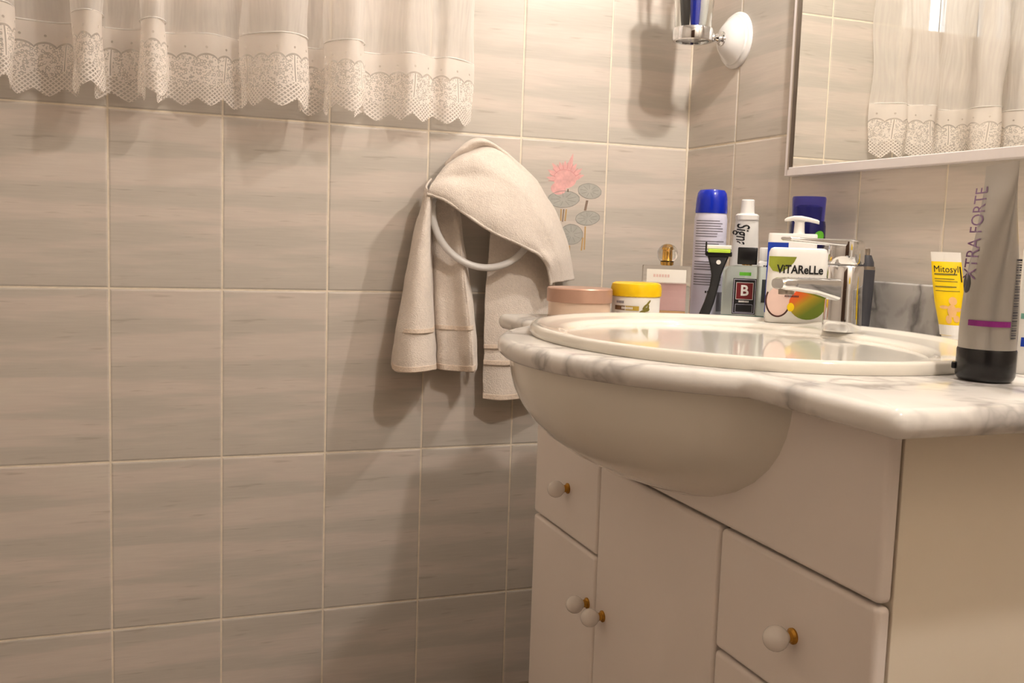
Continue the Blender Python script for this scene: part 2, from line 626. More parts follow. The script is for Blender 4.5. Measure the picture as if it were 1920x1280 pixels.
def loft(name, sections, material, parent=None, angle=40, cap=True):
    """sections: list of rings (lists of points, equal count)"""
    n = len(sections[0])
    v = [p for s in sections for p in s]
    f = []
    for j in range(len(sections) - 1):
        for i in range(n):
            a, b = j * n + i, j * n + (i + 1) % n
            f.append((a, b, b + n, a + n))
    if cap:
        f.append(tuple(range(n - 1, -1, -1)))
        f.append(tuple(range((len(sections) - 1) * n, len(sections) * n)))
    o = new_obj(name, v, f, material, parent)
    fix_normals(o)
    shade_auto(o, angle)
    return o


def rrect(hx, hy, r, z, n=5, cx=0, cy=0):
    """rounded rectangle ring"""
    r = min(r, hx * 0.999, hy * 0.999)
    out = []
    for (sx, sy, a0) in ((1, 1, 0), (-1, 1, 90), (-1, -1, 180), (1, -1, 270)):
        for k in range(n + 1):
            a = R(a0 + 90 * k / n)
            out.append((cx + sx * (hx - r) + r * math.cos(a), cy + sy * (hy - r) + r * math.sin(a), z))
    return out


def ell(rx, ry, z, n=32, cx=0, cy=0, p=2.0):
    out = []
    for i in range(n):
        a = 2 * math.pi * i / n
        c, s = math.cos(a), math.sin(a)
        out.append((cx + rx * math.copysign(abs(c) ** (2 / p), c), cy + ry * math.copysign(abs(s) ** (2 / p), s), z))
    return out


def text_geo(body, size, bold=0.0, shear=0.0, align='CENTER'):
    cu = bpy.data.curves.new('tmp', 'FONT')
    cu.body = body
    cu.size = size
    cu.offset = bold
    cu.shear = shear
    cu.align_x = align
    cu.align_y = 'CENTER'
    cu.resolution_u = 3
    o = bpy.data.objects.new('tmp', cu)
    COL.objects.link(o)
    dg = bpy.context.evaluated_depsgraph_get()
    dg.update()
    me = o.evaluated_get(dg).to_mesh()
    v = [(p.co.x, p.co.y) for p in me.vertices]
    f = [tuple(p.vertices) for p in me.polygons]
    o.evaluated_get(dg).to_mesh_clear()
    bpy.data.objects.remove(o)
    bpy.data.curves.remove(cu)
    return v, f


def put2d(name, v2, faces, fn, material, parent):
    """flat 2-D print mapped on a surface through fn(x, z) -> 3-D point"""
    return new_obj(name, [fn(x, z) for x, z in v2], faces, material, parent)


def lettering(name, body, size, fn, material, parent, bold=0.0, shear=0.0, align='CENTER', rot=0.0, at2=(0, 0), sx=1.0):
    v, f = text_geo(body, size, bold, shear, align)
    c, s = math.cos(rot), math.sin(rot)
    v = [((x * sx) * c - y * s + at2[0], (x * sx) * s + y * c + at2[1]) for x, y in v]
    v, f = refine2d(v, f)
    return put2d(name, v, f, fn, material, parent)


def refine2d(v, f, maxlen=0.0028):
    # short edges let flat lettering follow a curved surface
    bm = bmesh.new()
    vs_ = [bm.verts.new((x, y, 0)) for x, y in v]
    for q in f:
        try:
            bm.faces.new([vs_[i] for i in q])
        except ValueError:
            pass
    bmesh.ops.triangulate(bm, faces=bm.faces)
    for _ in range(4):
        ed = [e for e in bm.edges if e.calc_length() > maxlen]
        if not ed:
            break
        bmesh.ops.subdivide_edges(bm, edges=ed, cuts=1)
        bmesh.ops.triangulate(bm, faces=bm.faces)
    bm.verts.index_update()
    out_v = [(p.co.x, p.co.y) for p in bm.verts]
    out_f = [tuple(p.index for p in q.verts) for q in bm.faces]
    bm.free()
    return out_v, out_f


def grid2d(x0, x1, z0, z1, nx=8, nz=1):
    v = [(x0 + (x1 - x0) * i / nx, z0 + (z1 - z0) * j / nz) for j in range(nz + 1) for i in range(nx + 1)]
    f = [(j * (nx + 1) + i, j * (nx + 1) + i + 1, (j + 1) * (nx + 1) + i + 1, (j + 1) * (nx + 1) + i) for j in range(nz) for i in range(nx)]
    return v, f


def print_marks(name, length, height, fn, material, parent, at2=(0, 0), n=6):
    # a row of small upright marks: print too small to read in the photograph
    v, f = [], []
    p = length / n
    for i in range(n):
        x0 = at2[0] - length / 2 + i * p
        q, g_ = grid2d(x0, x0 + p * 0.7, at2[1] - height / 2, at2[1] + height / 2, 1)
        f += [tuple(k_ + len(v) for k_ in w) for w in g_]
        v += q
    return put2d(name, v, f, fn, material, parent)


def disc2d(cx, cz, rx, rz, n=20, a0=0, a1=360):
    v = [(cx, cz)] + [(cx + rx * math.cos(R(a0 + (a1 - a0) * i / n)), cz + rz * math.sin(R(a0 + (a1 - a0) * i / n))) for i in range(n + 1)]
    return v, [(0, i + 1, i + 2) for i in range(n)]


def ring2d(cx, cz, rx, rz, w, n=28, a0=0, a1=360):
    v, f = [], []
    for i in range(n + 1):
        a = R(a0 + (a1 - a0) * i / n)
        v.append((cx + rx * math.cos(a), cz + rz * math.sin(a)))
        v.append((cx + (rx - w) * math.cos(a), cz + (rz - w) * math.sin(a)))
    for i in range(n):
        f.append((2 * i, 2 * i + 2, 2 * i + 3, 2 * i + 1))
    return v, f


def flatfn(y, lift=0.0004):
    return lambda x, z: (x, y - lift, z)


def cylfn(r, lift=0.0004, a0=0.0):
    rr = r + lift

    def fn(x, z):
        a = x / r + a0
        return (rr * math.sin(a), -rr * math.cos(a), z)
    return fn


# ================================================================== STRUCTURE
TW, TH = 0.2, 0.3262            # tile size on the back wall
TWB = 0.1937                    # tile pitch on the right wall
RX, RY, RZ = -2.0, -2.45, 2.42  # room extents
ROWS = [Z0 + TH * k for k in range(-3, 5)]       # lower edges of the rows
WX0, WX1, WZ0, WZ1 = -1.4, -0.6, Z0 + 2 * TH, Z0 + 4 * TH   # window opening in back wall

# back wall: grout bed with an opening for the window
bv, bf = [], []
for (x0, x1, z0, z1) in ((RX, WX0, 0, RZ), (WX1, 0.0, 0, RZ), (WX0, WX1, 0, WZ0), (WX0, WX1, WZ1, RZ)):
    v, f = box_mesh(x0, x1, -0.0027, 0.2, z0, z1)
    bf += [tuple(i + len(bv) for i in q) for q in f]
    bv += v
wall_back = tag(new_obj('wall_back', bv, bf, M['grout']), kind='structure')
wall_right = tag(box('wall_right', -0.0027, 0.15, RY, 0.2, 0, RZ, M['grout']), kind='structure')
tag(box('wall_left', RX - 0.1, RX, RY, 0.2, 0, RZ, M['farwall']), kind='structure')
tag(box('wall_front', RX - 0.1, 0.15, RY - 0.1, RY, 0, RZ, M['farwall']), kind='structure')
tag(box('floor', RX - 0.1, 0.15, RY - 0.1, 0.2, -0.1, 0, M['floor']), kind='structure')
tag(box('ceiling', RX - 0.1, 0.15, RY - 0.1, 0.2, RZ, RZ + 0.1, M['plaster']), kind='structure')


dr = tag(empty('added_door_1', (0, 0, 0)), kind='structure')  # unseen dark door, added to give the chrome dark reflections
box('door_leaf', -1.75, -0.95, RY + 0.001, RY + 0.04, 0.0, 2.02, mat('dark_wood', (72, 48, 32), 0.4, var=0.15, scale=4, stretch=(6, 1, 0.5)), dr, 0.002)
tube_path('door_handle', [(-1.03, RY + 0.04, 1.0), (-1.03, RY + 0.085, 1.0), (-1.13, RY + 0.085, 1.0)], 0.009, M['steel'], dr, 12)
for (xa, xb, zb0, zb1) in ((-1.81, -1.752, 0.0, 2.08), (-0.948, -0.89, 0.0, 2.08), (-1.752, -0.948, 2.022, 2.08)):
    box('door_casing', xa, xb, RY + 0.001, RY + 0.055, zb0, zb1, mat('dark_wood_trim', (80, 54, 36), 0.4, var=0.1), dr, 0.002)


def tile_mesh(w, h, axis, t=0.0040, g=0.0011, c=0.0026):
    """pillowed tile, face towards -y (axis X) or -x (axis Y); origin in the centre of its back"""
    hw, hh = w / 2 - g, h / 2 - g
    rings = [(hw, hh, 0.0), (hw, hh, t - c * 0.8), (hw - c * 0.4, hh - c * 0.4, t - c * 0.25), (hw - c * 1.3, hh - c * 1.3, t)]
    v, f = [], []
    for (a, b, d) in rings:
        for (sx, sz) in ((-1, -1), (1, -1), (1, 1), (-1, 1)):
            v.append((sx * a, -d, sz * b) if axis == 'X' else (-d, -sx * a, sz * b))
    for j in range(3):
        for i in range(4):
            f.append((j * 4 + i, j * 4 + (i + 1) % 4, j * 4 + 4 + (i + 1) % 4, j * 4 + 4 + i))
    f.append((12, 13, 14, 15))
    me = bpy.data.meshes.new('tile')
    me.from_pydata(v, [], f)
    me.materials.append(M['tile_x' if axis == 'X' else 'tile_y'])
    bm = bmesh.new()
    bm.from_mesh(me)
    bmesh.ops.recalc_face_normals(bm, faces=bm.faces)
    # make sure the face looks into the room
    ff = max(bm.faces, key=lambda q: q.calc_area())
    n = ff.normal
    if (n.y if axis == 'X' else n.x) > 0:
        bmesh.ops.reverse_faces(bm, faces=bm.faces)
    bm.to_mesh(me)
    bm.free()
    return me


cache = {}
decor_tile = None
zb = []
z = Z0 - 2 * TH
zb.append((0.0, z))
while z < RZ - 0.01:
    zb.append((z, min(z + TH, RZ)))
    z += TH
for k in range(10):
    x1, x0 = -k * TW, -(k + 1) * TW
    for (z0, z1) in zb:
        xc = (x0 + x1) / 2
        zc_ = (z0 + z1) / 2
        if WX0 < xc < WX1 and WZ0 < zc_ < WZ1:
            continue
        key = ('X', round(z1 - z0, 3))
        if key not in cache:
            cache[key] = tile_mesh(TW, z1 - z0, 'X')
        o = bpy.data.objects.new('tile', cache[key])
        COL.objects.link(o)
        o.location = (xc, 0.0, zc_)
        o.parent = wall_back
        if k == 1 and abs(z0 - Z0) < 1e-4:
            decor_tile = o
for k in range(12):
    y1, y0 = -k * TWB, -(k + 1) * TWB
    for (z0, z1) in zb:
        key = ('Y', round(z1 - z0, 3))
        if key not in cache:
            cache[key] = tile_mesh(TWB, z1 - z0, 'Y')
        o = bpy.data.objects.new('tile', cache[key])
        COL.objects.link(o)
        o.location = (0.0, (y0 + y1) / 2, (z0 + z1) / 2)
        o.parent = wall_right
# pale sealant bead in the corner
tag(tube_path('trim_1', [(-0.004, -0.004, 0.0), (-0.004, -0.004, RZ)], 0.0035, M['grout'], seg=8), kind='structure')

# lotus motif printed on one tile
decor_tile['label'] = 'tile printed with a pink lotus and grey lily pads'
fnm = flatfn(-0.004, 0.00015)
fnl = flatfn(-0.004, 0.00045)


def petal(cx, cz, ang, ln, wd):
    n = 8
    v = []
    for i in range(n + 1):
        t = i / n
        w = wd * math.sin(math.pi * t ** 0.8) ** 0.8
        v.append((t * ln, w))
    for i in range(n - 1, 0, -1):
        t = i / n
        w = wd * math.sin(math.pi * t ** 0.8) ** 0.8
        v.append((t * ln, -w))
    c, s = math.cos(R(ang)), math.sin(R(ang))
    return [(cx + x * c - z_ * s, cz + x * s + z_ * c) for x, z_ in v]


def poly2d(pts):
    return pts, [tuple(range(len(pts)))]


fx, fz = 0.004, 0.086
pv, pf, lv, lf = [], [], [], []
for i, (ang, ln, wd) in enumerate([(172, 0.046, 0.006), (152, 0.048, 0.007), (132, 0.05, 0.007), (112, 0.044, 0.007), (94, 0.044, 0.007), (76, 0.062, 0.006), (58, 0.046, 0.007), (38, 0.048, 0.006), (20, 0.046, 0.006)]):
    q = petal(fx, fz - 0.008, ang, ln, wd)
    put2d('lotus_petal', q, [tuple(range(len(q)))], flatfn(-0.004, 0.00010 + 0.00002 * i), M['pink_petal'], decor_tile)
    q = [(fx + math.cos(R(ang + 9)) * t, fz - 0.008 + math.sin(R(ang + 9)) * t) for t in (0.026, 0.040)]
    d = (-math.sin(R(ang + 9)) * 0.0007, math.cos(R(ang + 9)) * 0.0007)
    lf.append(tuple(range(len(lv), len(lv) + 4)))
    lv += [(q[0][0] + d[0], q[0][1] + d[1]), (q[0][0] - d[0], q[0][1] - d[1]), (q[1][0] - d[0], q[1][1] - d[1]), (q[1][0] + d[0], q[1][1] + d[1])]
for (cx, cz, rx, rz) in ((0.002, 0.083, 0.027, 0.020), (-0.012, 0.062, 0.018, 0.013)):
    v, f = disc2d(cx, cz, rx, rz)
    put2d('lotus_heart', v, f, flatfn(-0.004, 0.00031 + 0.5 * (cz < 0.07) * 0.0001), M['pink_petal'], decor_tile)
v, f = ring2d(0.002, 0.083, 0.027, 0.020, 0.0012, a0=20, a1=165)
lf += [tuple(i + len(lv) for i in q) for q in f]
lv += v
put2d('petal_lines', lv, lf, fnl, M['petal_line'], decor_tile)
for (cx, cz, rx, rz, rot) in ((0.001, 0.040, 0.037, 0.018, 4), (0.061, 0.060, 0.028, 0.0165, -4), (0.059, 0.002, 0.029, 0.0155, 6), (0.022, -0.034, 0.027, 0.022, 0)):
    c, s = math.cos(R(rot)), math.sin(R(rot))

    def tr(q):
        return [(cx + (x - cx) * c - (z_ - cz) * s, cz + (x - cx) * s + (z_ - cz) * c) for x, z_ in q]
    v, f = disc2d(cx, cz, rx, rz, 26)
    v = [v[0]] + [(cx + (x - cx) * (1 + 0.05 * math.sin(i * 1.3)), cz + (z_ - cz) * (1 + 0.05 * math.cos(i * 1.7))) for i, (x, z_) in enumerate(v[1:])]
    v[-1] = v[1]
    po = put2d('lily_pad', tr(v), f, fnm, M['pad_print'], decor_tile)
    v, f = ring2d(cx, cz, rx, rz, 0.0011, 32)
    for k in range(9):
        a = R(k * 40 + 15)
        n0 = len(v)
        d = (-math.sin(a) * 0.0004, math.cos(a) * 0.0004)
        p0 = (cx + rx * 0.25 * math.cos(a), cz + rz * 0.25 * math.sin(a))
        p1 = (cx + rx * 0.8 * math.cos(a), cz + rz * 0.8 * math.sin(a))
        v += [(p0[0] + d[0], p0[1] + d[1]), (p0[0] - d[0], p0[1] - d[1]), (p1[0] - d[0], p1[1] - d[1]), (p1[0] + d[0], p1[1] + d[1])]
        f.append((n0, n0 + 1, n0 + 2, n0 + 3))
    put2d('lily_pad_outline', tr(v), f, fnl, M['pad_line'], decor_tile)
for (x0, z0, x1, z1, w, mm) in ((-0.004, 0.019, -0.004, -0.006, 0.0014, 'stem_print'), (0.002, 0.019, 0.0, -0.008, 0.0014, 'stem_brown'), (0.008, 0.019, 0.006, -0.006, 0.0016, 'stem_print'),
                                (0.056, 0.040, 0.052, 0.018, 0.0028, 'stem_brown'), (0.010, 0.062, 0.010, 0.056, 0.0014, 'stem_brown'),
                                (0.054, -0.016, 0.054, -0.066, 0.0016, 'stem_print'), (0.049, -0.040, 0.047, -0.068, 0.0016, 'stem_print'), (0.018, -0.058, 0.018, -0.074, 0.0022, 'stem_print')):
    put2d('stem', [(x0 - w, z0), (x1 - w, z1), (x1 + w, z1), (x0 + w, z0)], [(0, 1, 2, 3)], fnl, M[mm], decor_tile)

# window above the curtain hem (seen in the mirror only)
win = tag(empty('window_1', ((WX0 + WX1) / 2, 0.1, WZ0)), kind='structure')
win.location = (0, 0, 0)
wv, wf = [], []


def addbox(v_, f_, *b):
    v, f = box_mesh(*b)
    f_ += [tuple(i + len(v_) for i in q) for q in f]
    v_ += v


fr = 0.05
for b in ((WX0, WX1, 0.06, 0.12, WZ0, WZ0 + 0.012), (WX0, WX1, 0.06, 0.12, WZ1 - fr, WZ1), (WX0, WX0 + fr, 0.06, 0.12, WZ0, WZ1), (WX1 - fr, WX1, 0.06, 0.12, WZ0, WZ1)):
    addbox(wv, wf, *b)
new_obj('window_frame', wv, wf, M['white_plastic'], win)
xs = [-0.65, -0.735, -0.80, -0.885, -0.95, -1.05, -1.35]
for (xa, xb, kind) in ((-0.75, -0.65, 's'), (-0.80, -0.75, 'p'), (-0.905, -0.80, 's'), (-0.925, -0.905, 'p'), (-0.97, -0.925, 's'), (-0.99, -0.97, 'p'), (-1.35, -0.99, 's')):
    if kind == 's':
        box('sash_stile', xa, xb, 0.07, 0.115, WZ0 + 0.012, WZ1 - fr, M['white_plastic'], win)
    else:
        box('pane', xa, xb, 0.088, 0.092, WZ0 + 0.012, WZ1 - fr, M['pane'], win)

# ================================================================== MIRROR
MX = -0.018
mir = tag(empty('mirror', (0, 0, 0)), 'large wall mirror with a thin white frame reflecting the lace curtain', 'mirror')
ya, yb, za, zt = -1.15, -0.398, 1.129, 1.56
box('mirror_glass', MX, -0.004, ya + 0.004, yb - 0.004, za + 0.004, zt - 0.004, M['mirror'], mir)
box('bottom_frame', MX - 0.004, -0.003, ya, yb, za - 0.012, za + 0.004, M['white_frame'], mir, 0.0015)
box('top_frame', MX - 0.004, -0.003, ya, yb, zt - 0.004, zt + 0.012, M['white_frame'], mir, 0.0015)
box('side_frame', MX - 0.004, -0.003, yb - 0.004, yb + 0.005, za - 0.012, zt + 0.012, M['white_frame'], mir, 0.0015)
box('side_frame', MX - 0.004, -0.003, ya - 0.005, ya + 0.004, za - 0.012, zt + 0.012, M['white_frame'], mir, 0.0015)
box('edge_strip', MX - 0.0045, MX + 0.001, yb - 0.008, yb - 0.004, za, zt, M['steel'], mir)

# wall lamp above the mirror corner and ceiling lamp, both outside the frame: the lights of the room
lamp = tag(empty('wall_lamp', (0, 0, 0)), 'chrome wall lamp with a small lit bulb above the mirror', 'lamp')
box('back_plate', -0.03, -0.004, -0.74, -0.56, 1.71, 1.77, M['chrome'], lamp, 0.003)
yy = -0.65
lathe('bulb_socket', [(0.018, 0.0), (0.018, 0.06), (0.014, 0.080)], M['white_plastic'], lamp, 20, '-x', (-0.03, yy, 1.74))
lathe('bulb', [(0.012, 0.0)] + [(0.018 * math.sin(R(a)), 0.022 - 0.018 * math.cos(R(a))) for a in range(45, 180, 15)] + [(0.001, 0.040)], M['bulb'], lamp, 20, '-x', (-0.103, yy, 1.74))
cl = tag(empty('ceiling_lamp', (-0.31, -1.85, RZ)), 'small round ceiling lamp lighting the bathroom from above', 'lamp')
lathe('ceiling_plate', [(0.07, -0.022), (0.075, -0.018), (0.075, -0.0005), (0.02, -0.0003)], M['white_plastic'], cl, 40)
lathe('lit_globe', [(0.02, -0.022)] + [(0.042 * math.sin(R(a)), -0.055 + 0.042 * math.cos(R(a))) for a in range(40, 180, 14)] + [(0.001, -0.097)], M['ceiling_bulb'], cl, 28)

# ================================================================== VANITY
ZC = Z0 - 0.0144                 # countertop surface
ST = 0.026                       # slab thickness
FXC = -0.565                     # counter front
YN, YF = -1.325, -0.352          # near and far counter ends
BCX, BCY, BR = -0.362, -0.827, 0.348   # bow circle
# outline counter-clockwise seen from above, dense
out = []


def seg_pts(p, q, n):
    return [(p[0] + (q[0] - p[0]) * i / n, p[1] + (q[1] - p[1]) * i / n) for i in range(n)]


dy = math.sqrt(BR ** 2 - (FXC - BCX) ** 2)
a0 = math.atan2(dy, FXC - BCX)
a1 = math.atan2(-dy, FXC - BCX) + 2 * math.pi
WB = -0.004
rc = 0.012
out += seg_pts((WB, YF), (FXC + rc, YF), 20)
out += [(FXC + rc + rc * math.cos(R(a)), YF - rc + rc * math.sin(R(a))) for a in (90, 120, 150)]
out += seg_pts((FXC, YF - rc), (FXC, BCY + dy), 12)
out += [(BCX + BR * math.cos(a0 + (a1 - a0) * i / 72), BCY + BR * math.sin(a0 + (a1 - a0) * i / 72)) for i in range(72)]
out += seg_pts((FXC, BCY - dy), (FXC, YN + rc), 12)
out += [(FXC + rc + rc * math.cos(R(a)), YN + rc + rc * math.sin(R(a))) for a in (180, 210, 240)]
out += seg_pts((FXC + rc, YN), (WB, YN), 20)
out += seg_pts((WB, YN), (WB, YF), 40)
N = len(out)
nrm = []
for i in range(N):
    p, q = Vector(out[i - 1]), Vector(out[(i + 1) % N])
    t = (q - p).normalized()
    nrm.append(Vector((t.y, -t.x)))         # outward or inward, fixed below
cen = Vector((-0.3, -0.84))
# outline goes clockwise or not: make normals point outwards
sgn = 1 if sum((Vector(out[i]) - cen).dot(nrm[i]) for i in range(N)) > 0 else -1
SCX, SCY, SRX, SRY = -0.375, -0.818, 0.282, 0.328      # basin rim ellipse
hr = ST / 2


def cring(inset, z_):
    r_ = []
    for i in range(N):
        p = Vector(out[i]) - sgn * nrm[i] * inset
        if out[i][0] > WB - 1e-6:
            p.x = WB
        r_.append((p.x, p.y, z_))
    return r_


def hole(scale, z_):
    r_ = []
    for i in range(N):
        a = math.atan2((out[i][1] - SCY) / SRY, (out[i][0] - SCX) / SRX)
        r_.append((SCX + SRX * scale * math.cos(a), SCY + SRY * scale * math.sin(a), z_))
    return r_


secs = [hole(0.93, ZC)]
for a in (90, 65, 40, 15, -15, -40, -65, -90):
    secs.append(cring(hr * (1 - math.cos(R(a))) * 0.9, ZC - hr + hr * math.sin(R(a))))
secs.append(hole(0.93, ZC - ST))
secs.append(hole(0.93, ZC))
top = empty('marble_countertop')
tag(top, 'white marble bathroom countertop with grey veins and a bowed rounded front edge', 'countertop')
loft('slab', secs, M['marble'], top, angle=50, cap=False)
box('backsplash', -0.024, -0.0045, -1.2, -0.47, ZC + 0.0002, Z0 + 0.066, M['marble_grey'], top, 0.003)

# basin: rim, deck and inner bowl as one ceramic piece; outer bowl shows below the counter
basin = tag(empty('washbasin', (SCX, SCY, ZC)), 'white ceramic washbasin with wide oval rim set in the marble counter', 'sink')
RZ_ = Z0 - ZC


def E_(sx, sy, z_, cx=0.0, n=96, p=2.05):
    return ell(sx, sy, z_, n, cx, 0, p)


ICX, IRX, IRY = -0.014, 0.222, 0.272
secs = [E_(SRX - 0.001, SRY - 0.001, 0.0003), E_(SRX, SRY, 0.004), E_(SRX - 0.0008, SRY - 0.0008, RZ_ - 0.004), E_(SRX - 0.003, SRY - 0.003, RZ_ - 0.001), E_(SRX - 0.007, SRY - 0.007, RZ_),
        E_(SRX - 0.013, SRY - 0.013, RZ_ - 0.001), E_(SRX - 0.02, SRY - 0.02, RZ_ - 0.004), E_(SRX - 0.026, SRY - 0.026, RZ_ - 0.0055),
        E_(IRX + 0.010, IRY + 0.006, RZ_ - 0.0065, ICX), E_(IRX + 0.002, IRY, RZ_ - 0.008, ICX), E_(IRX - 0.006, IRY - 0.006, RZ_ - 0.014, ICX)]
for t in (0.12, 0.25, 0.4, 0.55, 0.7, 0.82, 0.92, 0.98):
    k = (1 - t ** 3.2) ** 0.5
    secs.append(E_((IRX - 0.008) * k, (IRY - 0.008) * k, RZ_ - 0.016 - 0.135 * t, ICX))
secs.append(E_(0.022, 0.022, RZ_ - 0.153, ICX))
rim = loft('rim_and_bowl', secs, M['ceramic'], basin, angle=60)
lathe('drain', [(0.024, 0.0), (0.026, 0.003), (0.02, 0.005), (0.004, 0.004)], M['chrome'], basin, 24, 'z', (ICX, 0, RZ_ - 0.1525))
lathe('overflow_ring', [(0.012, 0.0), (0.013, 0.003), (0.008, 0.004), (0.006, 0.002)], M['chrome'], basin, 20, '-x', (ICX + IRX - 0.018, 0, RZ_ - 0.045))
secs = []
OB, OC = 0.337, 0.180
bx, by = -0.351 - SCX, -0.814 - SCY
for t in (0.0, 0.06, 0.14, 0.24, 0.35, 0.46, 0.57, 0.68, 0.78, 0.86, 0.93, 0.975, 0.995):
    k = (1 - t ** 2.26) ** 0.5
    secs.append(ell(OB * k, OB * k, -ST - 0.0005 - OC * t, 96, bx, by))
loft('outer_bowl', secs, M['ceramic'], basin, angle=80)

# cabinet
CF = -0.507                      # face of doors
CB = CF + 0.017                  # carcass front
Y0c, Y1c = -1.254, -0.412
KZ = 0.08
cab = tag(empty('vanity_cabinet', (-0.25, -0.84, 0.0)), 'cream lacquered bathroom vanity cabinet with round white knobs under the basin', 'cabinet')
cab.location = (0, 0, 0)
ztop = ZC - ST - 0.0006
box('side_panel', CB + 0.002, -0.005, Y0c, Y0c + 0.018, KZ, ztop, M['carcass'], cab, 0.001)
box('side_panel', CB + 0.002, -0.005, Y1c - 0.018, Y1c, KZ, ztop, M['carcass'], cab, 0.001)
box('bottom_panel', CB + 0.002, -0.005, Y0c + 0.018, Y1c - 0.018, KZ, KZ + 0.018, M['carcass'], cab)
box('back_panel', -0.011, -0.005, Y0c + 0.018, Y1c - 0.018, KZ + 0.018, ztop, M['carcass'], cab)
box('plinth', CB + 0.05, -0.03, Y0c + 0.02, Y1c - 0.02, 0.0, KZ, M['carcass'], cab)
ya1, ya2 = -0.665, -0.991
for yy in (ya1, ya2):
    box('divider', CB + 0.002, -0.011, yy - 0.008, yy + 0.008, KZ + 0.018, Z0 - 0.22, M['dark_gap'], cab)
zl, zm, zr = Z0 - 0.354, Z0 - 0.2105, Z0 - 0.357
zr2 = Z0 - 0.50
g = 0.0016


def front(name, y0, y1, z0, z1, knob=None):
    """door or drawer front with a rounded edge"""
    o = box(name, CF, CB, y0 + g, y1 - g, z0 + g, z1 - g, M['lacquer'], cab, 0.006, 3)
    if knob:
        ky, kz = knob
        lathe('knob_collar', [(0.0085, 0.0), (0.0085, 0.002), (0.006, 0.004), (0.0055, 0.0085), (0.0075, 0.0095)], M['brass'], o, 24, '-x', (CF, ky, kz))
        pr = [(0.0068, 0.0085)] + [(0.0135 * math.sin(R(a)), 0.0212 - 0.0135 * math.cos(R(a))) for a in range(36, 180, 12)] + [(0.001, 0.0347)]
        lathe('knob', pr, M['porcelain'], o, 28, '-x', (CF, ky, kz))
    return o


front('drawer', ya1, Y1c + 0.002, zl, ztop - 0.006, (-0.553, Z0 - 0.277))
front('door', ya1, Y1c + 0.002, KZ, zl, (-0.642, Z0 - 0.433))
front('door', ya2, ya1, KZ, zm, (-0.696, Z0 - 0.433))
front('fascia_panel', Y0c - 0.003, ya1, zm, ztop - 0.006)
front('drawer', Y0c - 0.003, ya2, zr, zm, (-1.137, Z0 - 0.285))
front('drawer', Y0c - 0.003, ya2, zr2, zr, (-1.132, Z0 - 0.43))
front('drawer', Y0c - 0.003, ya2, KZ, zr2, (-1.132, Z0 - 0.64))

# ================================================================== FAUCET
DZ = Z0 - 0.0062
fc = tag(empty('basin_faucet', (-0.160, -0.752, DZ), 0), 'shiny chrome single lever faucet on the back of the basin', 'faucet')
bd = [ell(0.0280, 0.0280, 0.0, 32), ell(0.0285, 0.0285, 0.003, 32), ell(0.0275, 0.0275, 0.02, 32), ell(0.026, 0.026, 0.06, 32), ell(0.0262, 0.0262, 0.095, 32), ell(0.0245, 0.0245, 0.0975, 32), ell(0.0225, 0.0225, 0.098, 32)]
loft('body', bd, M['chrome'], fc, angle=40)
sp = []
for (t, hw, zb_, zt_) in ((0.0, 0.018, 0.040, 0.079), (-0.03, 0.0175, 0.048, 0.078), (-0.06, 0.017, 0.055, 0.0785), (-0.09, 0.0165, 0.0585, 0.0785), (-0.112, 0.016, 0.0600, 0.0775), (-0.118, 0.0145, 0.0625, 0.0755)):
    c_ = (zb_ + zt_) / 2
    sp.append([(t, y_, c_ + z_) for (y_, z_, _) in [(p[0], p[1], 0) for p in rrect(hw, (zt_ - zb_) / 2, 0.006, 0)]])
loft('spout', sp, M['chrome'], fc, angle=40)
lathe('aerator', [(0.011, 0.0), (0.0115, 0.006), (0.010, 0.009)], M['steel'], fc, 20, 'z', (-0.102, 0, 0.0535))
hd = [ell(0.0245, 0.0245, 0.100, 32), ell(0.026, 0.026, 0.103, 32), ell(0.0255, 0.0255, 0.125, 32), ell(0.0245, 0.0245, 0.133, 32), ell(0.020, 0.020, 0.1355, 32), ell(0.004, 0.004, 0.136, 32)]
lev = loft('lever_cap', hd, M['chrome'], fc, angle=40)
lp = []
for (t, hw, zb_, zt_) in ((0.0, 0.020, 0.1255, 0.1365), (-0.04, 0.019, 0.127, 0.1358), (-0.08, 0.0165, 0.1295, 0.136), (-0.105, 0.014, 0.1315, 0.1365), (-0.108, 0.012, 0.1325, 0.136)):
    c_ = (zb_ + zt_) / 2
    lp.append([(t, p[0], c_ + p[1]) for p in rrect(hw, (zt_ - zb_) / 2, 0.003, 0)])
loft('lever', lp, M['chrome'], fc, angle=40)

# ================================================================== TOWEL RING AND TOWEL
rc_ = at(909, 399, -0.07)
tr_ = tag(empty('towel_ring', (rc_.x, 0.0, rc_.z)), 'round white towel ring on the tiled wall holding the cream towel', 'towel ring')
RR = 0.109
tube_path('ring', [(RR * math.sin(2 * math.pi * i / 64), -0.070 + 0.018 * math.cos(2 * math.pi * i / 64), RR * math.cos(2 * math.pi * i / 64)) for i in range(64)], 0.0072, M['ring_white'], tr_, 12, closed=True)
lathe('wall_rosette', [(0.026, 0.004), (0.027, 0.008), (0.022, 0.014), (0.010, 0.018)], M['ring_white'], tr_, 28, 'y', (0, 0, RR))
for ch in list(tr_.children):
    if ch.name.startswith('wall_rosette'):
        for vv in ch.data.vertices:
            vv.co.y = -vv.co.y
        fix_normals(ch)
tube_path('holder_arm', [(0, -0.012, RR), (0, -0.054, RR)], 0.0085, M['ring_white'], tr_, 14)


def towel_patch(rows, nu, nv, amp=0.0022, seed=0.0, freq=22):
    v, f, nc, nr = patch([[at(*p) for p in r] for r in rows], nu, nv)
    vv = []
    for p in v:
        q = p * freq + Vector((seed, seed * 2, 0))
        vv.append(p + mnoise.noise_vector(q) * amp + mnoise.noise_vector(q * 3.1) * amp * 0.3)
    return vv, f


